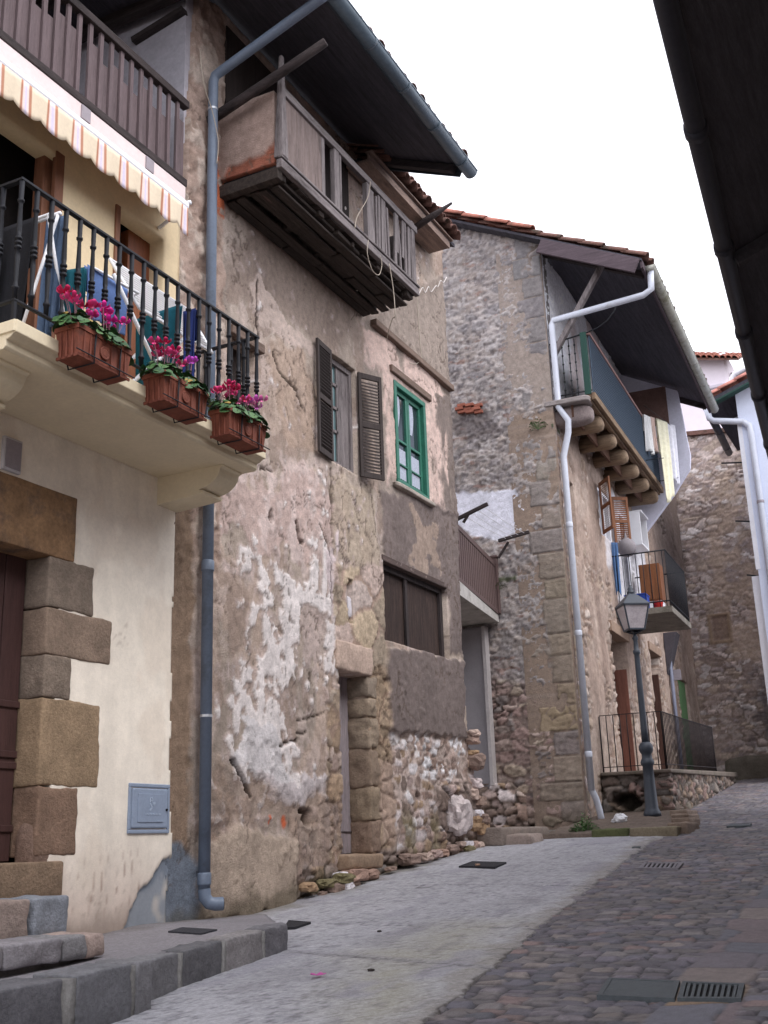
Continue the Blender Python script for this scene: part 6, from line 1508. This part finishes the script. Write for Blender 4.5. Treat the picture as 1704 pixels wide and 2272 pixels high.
mb = MB(); mb.prism([(-6.4, Y4-.12, 10.62), (-2.8, Y4-.12, 10.3), (-2.8, Y4-.12, 10.4), (-6.4, Y4-.12, 10.75)], (0, 5, 0)); mb.build('roof', M_OLDTILE, h4)
mb = MB(); mb.rock((-4.2, 28.9, gz(28.9)+.1), (1.1, .4, .38), 8, 6, .06, 450, srgb(104, 96, 88)); mb.build('ledge', M_STONEV, h4, True, colors=True)

# ================================================================== HOUSE 5: blue-white house on the right
Y5 = 26.0
h5 = thing('blue_white_house', 'narrow strip of a blue-white house with tiled verge and pale drainpipe', 'house', (-2.5, Y5, 1))
BW5 = mat('blue_white_render', srgb(212, 218, 236), .85, 4, .05, .15, 40)
mb = MB(); mb.prism([(-3.56, Y5, .2), (2.0, Y5, .2), (2.0, Y5, 12.0), (-3.56, Y5, 9.98)], (0, 3.6, 0)); mb.build('wall', BW5, h5)
mb = MB(); mb.prism([(-4.18, Y5-.25, 9.76), (-4.18, Y5-.25, 9.86), (2.2, Y5-.25, 12.12), (2.2, Y5-.25, 12.02)], (0, 3.9, 0)); r5 = mb.build('roof', M_SOFFIT, h5)
mb = MB(); mb.bar((-4.15, Y5-.27, 9.70), (2.2, Y5-.27, 11.95), .04, .22, (0, 1, 0)); mb.build('barge_board', mat('dark_green_board'), r5)
u5 = V(6.38, 0, 2.26); u5 /= np.linalg.norm(u5); n5 = V(-u5[2], 0, u5[0])
mb = MB()
for k in range(14):
    a = V(-4.26, Y5-.2, 9.87)+u5*(.42*k)
    mb.sheet(lambda s, t, a=a: a+u5*(s*.46)+V(0, -1, 0)*math.cos(math.pi*t)*.13+n5*(math.sin(math.pi*t)*.11-.02*s+.03), 1, 8)
mb.build('verge_tiles', mat('pink_tile', srgb(184, 124, 112), .85, 6, .25, .3, 30), r5, True, solid=.016)
gutter('gutter', mat('dark_gutter', srgb(70, 72, 80), .5, 5, .1, 0), h5, (-4.24, Y5-.25, 9.78), (-4.40, Y5+3.6, 9.74), .09, 3)
mb = MB(); mb.tube([(-4.22, Y5-.18, 9.66), (-4.18, Y5-.18, 9.42), (-4.1, Y5-.14, 9.36), (-3.45, Y5-.10, 9.22), (-3.32, Y5-.09, 9.10), (-3.30, Y5-.09, 8.9), (-3.30, Y5-.09, .8)], .075, 12); p5 = mb.build('downpipe', M_WPIPE, h5, True)
mb = MB()
for z in (7.2, 5.0, 3.0): mb.lathe((-3.30, Y5-.09, z), [(.08, 0), (.085, .01), (.085, .06), (.08, .07)], 12)
build_each(mb, 'pipe_clamp', mat('grey_plate'), p5, smooth=True)
mb = MB()
for z, x in ((8.35, -4.1), (6.9, -3.95), (5.6, -3.85)): mb.bar((-3.55, Y5+.3, z), (x, Y5+.2, z+.05), .03, .03)
build_each(mb, 'wall_bracket', M_IRON, h5)
mb = MB(); mb.box((-3.60, Y5-.02, 5.7), (-3.50, Y5+.05, 9.2)); mb.box((-3.75, Y5+.2, 1.2), (-3.56, Y5+.6, 5.6)); build_each(mb, 'corner_trim', M_WHITE, h5)

# ================================================================== HOUSE 6: far white house
h6 = thing('white_house', 'distant white house with a red tiled roof edge against the sky', 'house', (-7, 46, 4))
WH = mat('far_white', srgb(226, 216, 224), .85, 4, .04, .1, 40)
p = lambda px, py: on_y(px, py, 46)
a, b = p(1490, 800), p(1612, 800)
mb = MB(); mb.box((a[0], 46, 2), (b[0], 50, a[2]-.1)); mb.build('wall', WH, h6, bevel=.12)
c_ = p(1540, 868)[2]; mb = MB(); mb.box((a[0]-.1, 45.86, c_-.08), (b[0]+.12, 46.0, c_+.06)); mb.build('ledge', mat('far_ledge', srgb(198, 190, 200), .85, 4, .05, 0), h6, bevel=.03)
mb = MB(); e0, e1 = p(1480, 797), p(1644, 808)
mb.prism([(a[0]-.4, 45.4, a[2]-.1), (e1[0], 45.4, e1[2]-.05), (e1[0], 48, e1[2]+1.2), (a[0]-.4, 48, a[2]+1.15)], (0, 0, .1)); r6 = mb.build('roof', mat('far_soffit', srgb(120, 92, 84), .9, 4, .2, 0), h6)
mb = MB(); d6 = (V(e1[0], 45.36, e1[2])-V(a[0]-.4, 45.36, a[2])); L6 = np.linalg.norm(d6); d6 /= L6
barrels(mb, V(a[0]-.4, 45.36, a[2]-.02), d6, V(0, .9, .43), V(0, -.43, .9), 13, 4, L6/13, .5, L6/13*.55, None, 3); mb.build('roof_tiles', M_TILE, r6, True, solid=.03)
mb = MB(); q0, q1 = p(1616, 812), p(1650, 850); mb.box((q0[0], 46.3, q1[2]-3), (q1[0]+1, 46.6, q0[2]-.2)); mb.build('side_wall', mat('far_shadow_wall', srgb(120, 106, 106), .9, 4, .1, 0), h6)
h7p = thing('chimney_pipe', 'white bent flue pipe above the tiled verge of the blue-white house', 'flue pipe', tuple(on_y(1625, 855, 27.5)))
q = [on_y(x, y, 27.5) for x, y in ((1626, 880), (1624, 838), (1630, 830), (1651, 816))]; mb = MB(); mb.tube(q, .07, 10); mb.build('pipe', M_WHITE, h7p, True)
mb = MB(); mb.lathe(q[0]+V(0, 0, -.35), [(.14, -.3), (.10, .2), (.08, .3)], 10); mb.build('flashing', mat('zinc_clamp'), h7p, True)

# ================================================================== near house on the right: only its dark eaves show
hr = thing('dark_eaved_house', 'near house whose black eaves and gutter cut across the upper right corner', 'house', (.6, 6, -1))
e0, e1 = V(-1.01+.085*9, 6.02-9, 5.0), V(-1.78-.085*3, 15.08+3, 5.0)
ed = (e1-e0)/np.linalg.norm(e1-e0); en = np.cross(ed, V(0, 0, 1)); e0, e1 = e0+en*.10, e1+en*.10     # towards the house
mb = MB(); wl0 = e0+en*1.15; mb.obox(V(wl0[0], wl0[1], -2.2), ed*21.2, en*.5, V(0, 0, 7.6)); mb.build('wall', mat('near_plaster', srgb(150, 140, 132), .9, 4, .15, .3, 30), hr)
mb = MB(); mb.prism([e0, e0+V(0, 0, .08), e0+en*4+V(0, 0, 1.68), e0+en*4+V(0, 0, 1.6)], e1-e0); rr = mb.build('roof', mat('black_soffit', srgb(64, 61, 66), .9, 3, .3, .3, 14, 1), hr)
mb = MB()
for k in range(6):
    p = e0+ed*(.3+4.1*k); mb.bar(p+en*.06+V(0, 0, -.06), p+en*1.2+V(0, 0, .40), .09, .12)
build_each(mb, 'rafter', mat('black_soffit'), rr)
mb = MB(); mb.tube([e0-V(0, 0, .02)-en*.02, e1-V(0, 0, .02)-en*.02], .075, 12); g_ = mb.build('gutter', mat('black_gutter', srgb(44, 44, 52), .6, 5, .15, .05, 50), hr, True)
mb = MB()
for k in range(11):
    p = e0+ed*(1.0+1.9*k)-V(0, 0, .02)-en*.02; mb.tube([p-ed*.06, p+ed*.06], .088, 12)
build_each(mb, 'gutter_joint', mat('black_gutter'), g_, smooth=True)
mb = MB(); upr = en+V(0, 0, .4); upr /= np.linalg.norm(upr); nrr = V(0, 0, 1)-upr*upr[2]; nrr /= np.linalg.norm(nrr)
barrels(mb, e0+en*.08+V(0, 0, .10), ed, upr, nrr, 94, 3, .225, .42, .1, None, 21); mb.build('roof_tiles', M_OLDTILE, rr, True, solid=.014)

# ================================================================== covers, grates and small things on the ground
CAST = mat('cast_iron', srgb(66, 72, 76), .6, 30, .25, .4, 90, spec=.5)
GRV = V(0, 1, GS)
def gpt(px, py, dz=0.0): return G_(px, py, dz)
def cover(name, label, cat, P, bars=0, frame=.02, m=None, dz=.016):
    P = [gpt(x, y) for x, y in P]     # near-left, near-right, far-right, far-left
    t = thing(name, label, cat, tuple(sum(P)/4))
    n = V(0, 0, 1)
    mb = MB(); c = sum(P)/4; I = [c+(p-c)*(1-frame*2/np.linalg.norm(p-c)) for p in P]
    for k in range(4):
        a, b, a2, b2 = P[k], P[(k+1) % 4], I[k], I[(k+1) % 4]
        mb.hexa([a-n*.03, b-n*.03, b2-n*.03, a2-n*.03, a+n*dz, b+n*dz, b2+n*dz, a2+n*dz])
    mb.build('frame', m or CAST, t)
    mb = MB()
    if bars:
        for k in range(bars):
            s0, s1 = (k+.25)/bars, (k+.78)/bars
            L = lambda s, t_: (I[0]*(1-s)+I[1]*s)*(1-t_)+(I[3]*(1-s)+I[2]*s)*t_
            q = [L(s0, 0), L(s1, 0), L(s1, 1), L(s0, 1)]; mb.hexa([x-n*.03 for x in q]+[x+n*(dz-.003) for x in q])
        mb.build('bars', m or CAST, t)
        mb = MB(); mb.add([x+n*.0006*0+n*(.004) for x in I], [(0, 1, 2, 3)]); mb.build('pit', mat('pit_black', (0.004, .004, .005), .9, 5, .1, 0), t)
    else:
        mb.hexa([x-n*.03 for x in I]+[x+n*(dz-.003) for x in I]); lid = mb.build('lid', m or CAST, t)
    return t
cover('manhole_cover', 'rectangular dark iron cover beside the slotted drain in the cobbles', 'drain cover', [(1324, 2214), (1497, 2222), (1509, 2182), (1351, 2175)], 0)
cover('drain_grate', 'iron drain grate with open slots set in the cobbles', 'drain grate', [(1503, 2221), (1645, 2222), (1653, 2188), (1515, 2183)], 9)
cover('utility_cover', 'black square cover in the concrete path below the rubble footing', 'utility cover', [(1018, 1928), (1098, 1930), (1124, 1919), (1048, 1917)], 0, .012, mat('black_iron_lid', srgb(46, 46, 50), .8, 30, .2, .3, 90), .032)
cover('utility_cover', 'small dark cover in the concrete just past the end of the kerb', 'utility cover', [(630, 2067), (655, 2066), (690, 2054), (640, 2050)], 0, .012, mat('black_iron_lid'), .032)
cover('paved_cover', 'worn oblong cover flush with the cobbles near the concrete edge', 'manhole cover', [(1416, 1929), (1505, 1930), (1517, 1917), (1430, 1916)], 7, .03, mat('worn_iron', srgb(120, 116, 122), .6, 30, .2, .3, 90))
cover('manhole_cover', 'distant dark manhole cover where the lane climbs', 'manhole cover', [(1612, 1836), (1664, 1834), (1668, 1829), (1620, 1830)], 0, .02)
cover('slot_drain', 'tiny dark slot drain in the concrete near the lamp kerb', 'drain', [(1402, 1884), (1421, 1883), (1422, 1880), (1404, 1881)], 0, .01)
# grate on the platform
t = thing('drain_grate', 'dark pebbled grate set in the platform below the blue-grey drainpipe', 'drain grate', (-5.0, 7.3, -.52))
def ppt(px, py):
    v = ray(px, py); s = 8.0
    for _ in range(30): s = s*.5+.5*((float(plat_z((v*s)[1]))+.004)/v[2])
    return v*s
P = [ppt(373, 2067), ppt(446, 2072), ppt(482, 2063), ppt(404, 2058)]
mb = MB(); mb.hexa([x-V(0, 0, .03) for x in P]+[x+V(0, 0, .004) for x in P]); mb.build('grate', mat('dark_grate', srgb(62, 62, 68), .8, 90, .5, .8, 120), t)
# litter
def blob(name, label, cat, px, py, s, rgb, seed, lift=.01, plane=gpt):
    p = plane(px, py); k = MB(); k.rock(p+V(0, 0, lift+s*.3), (s, s*.8, s*.45), 5, 2.4, .35, seed, None); o = k.build(name, mat(name+str(seed), srgb(*rgb), .9, 20, .2, .2), None, True); tag(o, label, cat)
blob('dropping', 'dark lump lying on the pale concrete near the magenta petal', 'dropping', 823, 2159, .022, (56, 50, 48), 501)
blob('dropping', 'small dark lump on the concrete farther from the petal', 'dropping', 842, 2071, .018, (56, 50, 48), 502)
blob('pebble', 'pale pebble resting on the black square cover', 'stone', 1060, 1927, .03, (170, 140, 120), 503, .03)
blob('pebble', 'little dark stone against the foot of the kerb end', 'stone', 592, 2122, .025, (60, 58, 58), 504)
k = MB(); p = gpt(705, 2167, .02)
for j in range(4):
    a = j*1.3; k.add([p+V(0, 0, .008), p+V(.05*math.cos(a), .05*math.sin(a), .016), p+V(.055*math.cos(a+.5), .055*math.sin(a+.5), .02), p+V(.03*math.cos(a+1), .03*math.sin(a+1), .012)], [(0, 1, 2, 3)])
o = k.build('petal', mat('magenta_petal', srgb(196, 90, 160), .7, 20, .1, 0), None, solid=.003); tag(o, 'fallen magenta petals on the concrete path', 'petals')
k = MB(); p = V(-4.62, 16.6, gz(16.6)+.12)
k.rock(p, (.09, .08, .07), 5, 2.2, .5, 511); k.rock(p+V(-.08, .05, -.04), (.07, .06, .04), 4, 2.2, .5, 512); o = k.build('paper', mat('white_paper', srgb(222, 222, 226), .8, 20, .08, .1), None, False); tag(o, 'crumpled white paper lying in the earth bed beside the lamp', 'litter')
# weeds
def weed(label, c, r, n, seed, rgb=(74, 108, 58)):
    rd = random.Random(seed); k = MB(); c = V(*c)
    for i in range(n):
        a = rd.uniform(0, 6.28); q = rd.random()**.6; h = rd.uniform(.3, 1)*r*1.2*(1.1-q)
        p = c+V(math.cos(a)*q*r, math.sin(a)*q*r, h); d = V(math.cos(a), math.sin(a), rd.uniform(-.2, .9)); d /= np.linalg.norm(d); s = np.cross(d, V(0, 0, 1)); s /= np.linalg.norm(s)+1e-9; L = rd.uniform(.018, .045); w_ = L*.4
        k.add([p, p+d*L*.5+s*w_, p+d*L-V(0, 0, .006), p+d*L*.5-s*w_], [(0, 1, 2, 3)])
        if i % 5 == 0: k.tube([c+V(math.cos(a)*q*r*.3, math.sin(a)*q*r*.3, -.02), p], .003, 4, False)
    o = k.build('weed', mat('weed_%d' % seed, srgb(*rgb), .7, 60, .35, 0), None, True); tag(o, label, 'weed', 'weeds')
weed('bushy green weed at the foot of the pale grey drainpipe', (-4.86, 15.6, gz(15.6)+.02), .23, 620, 1)
weed('thin tuft of weeds rooted on the gable under the small terrace', tuple(C3-N3*1.12-D3*.05+V(0, 0, 4.0)), .12, 90, 2, (88, 98, 66))
weed('green tuft growing on the stone ledge beside the balcony corner', tuple(C3-N3*.25-D3*.08+V(0, 0, 6.66)), .16, 130, 3, (70, 96, 54))
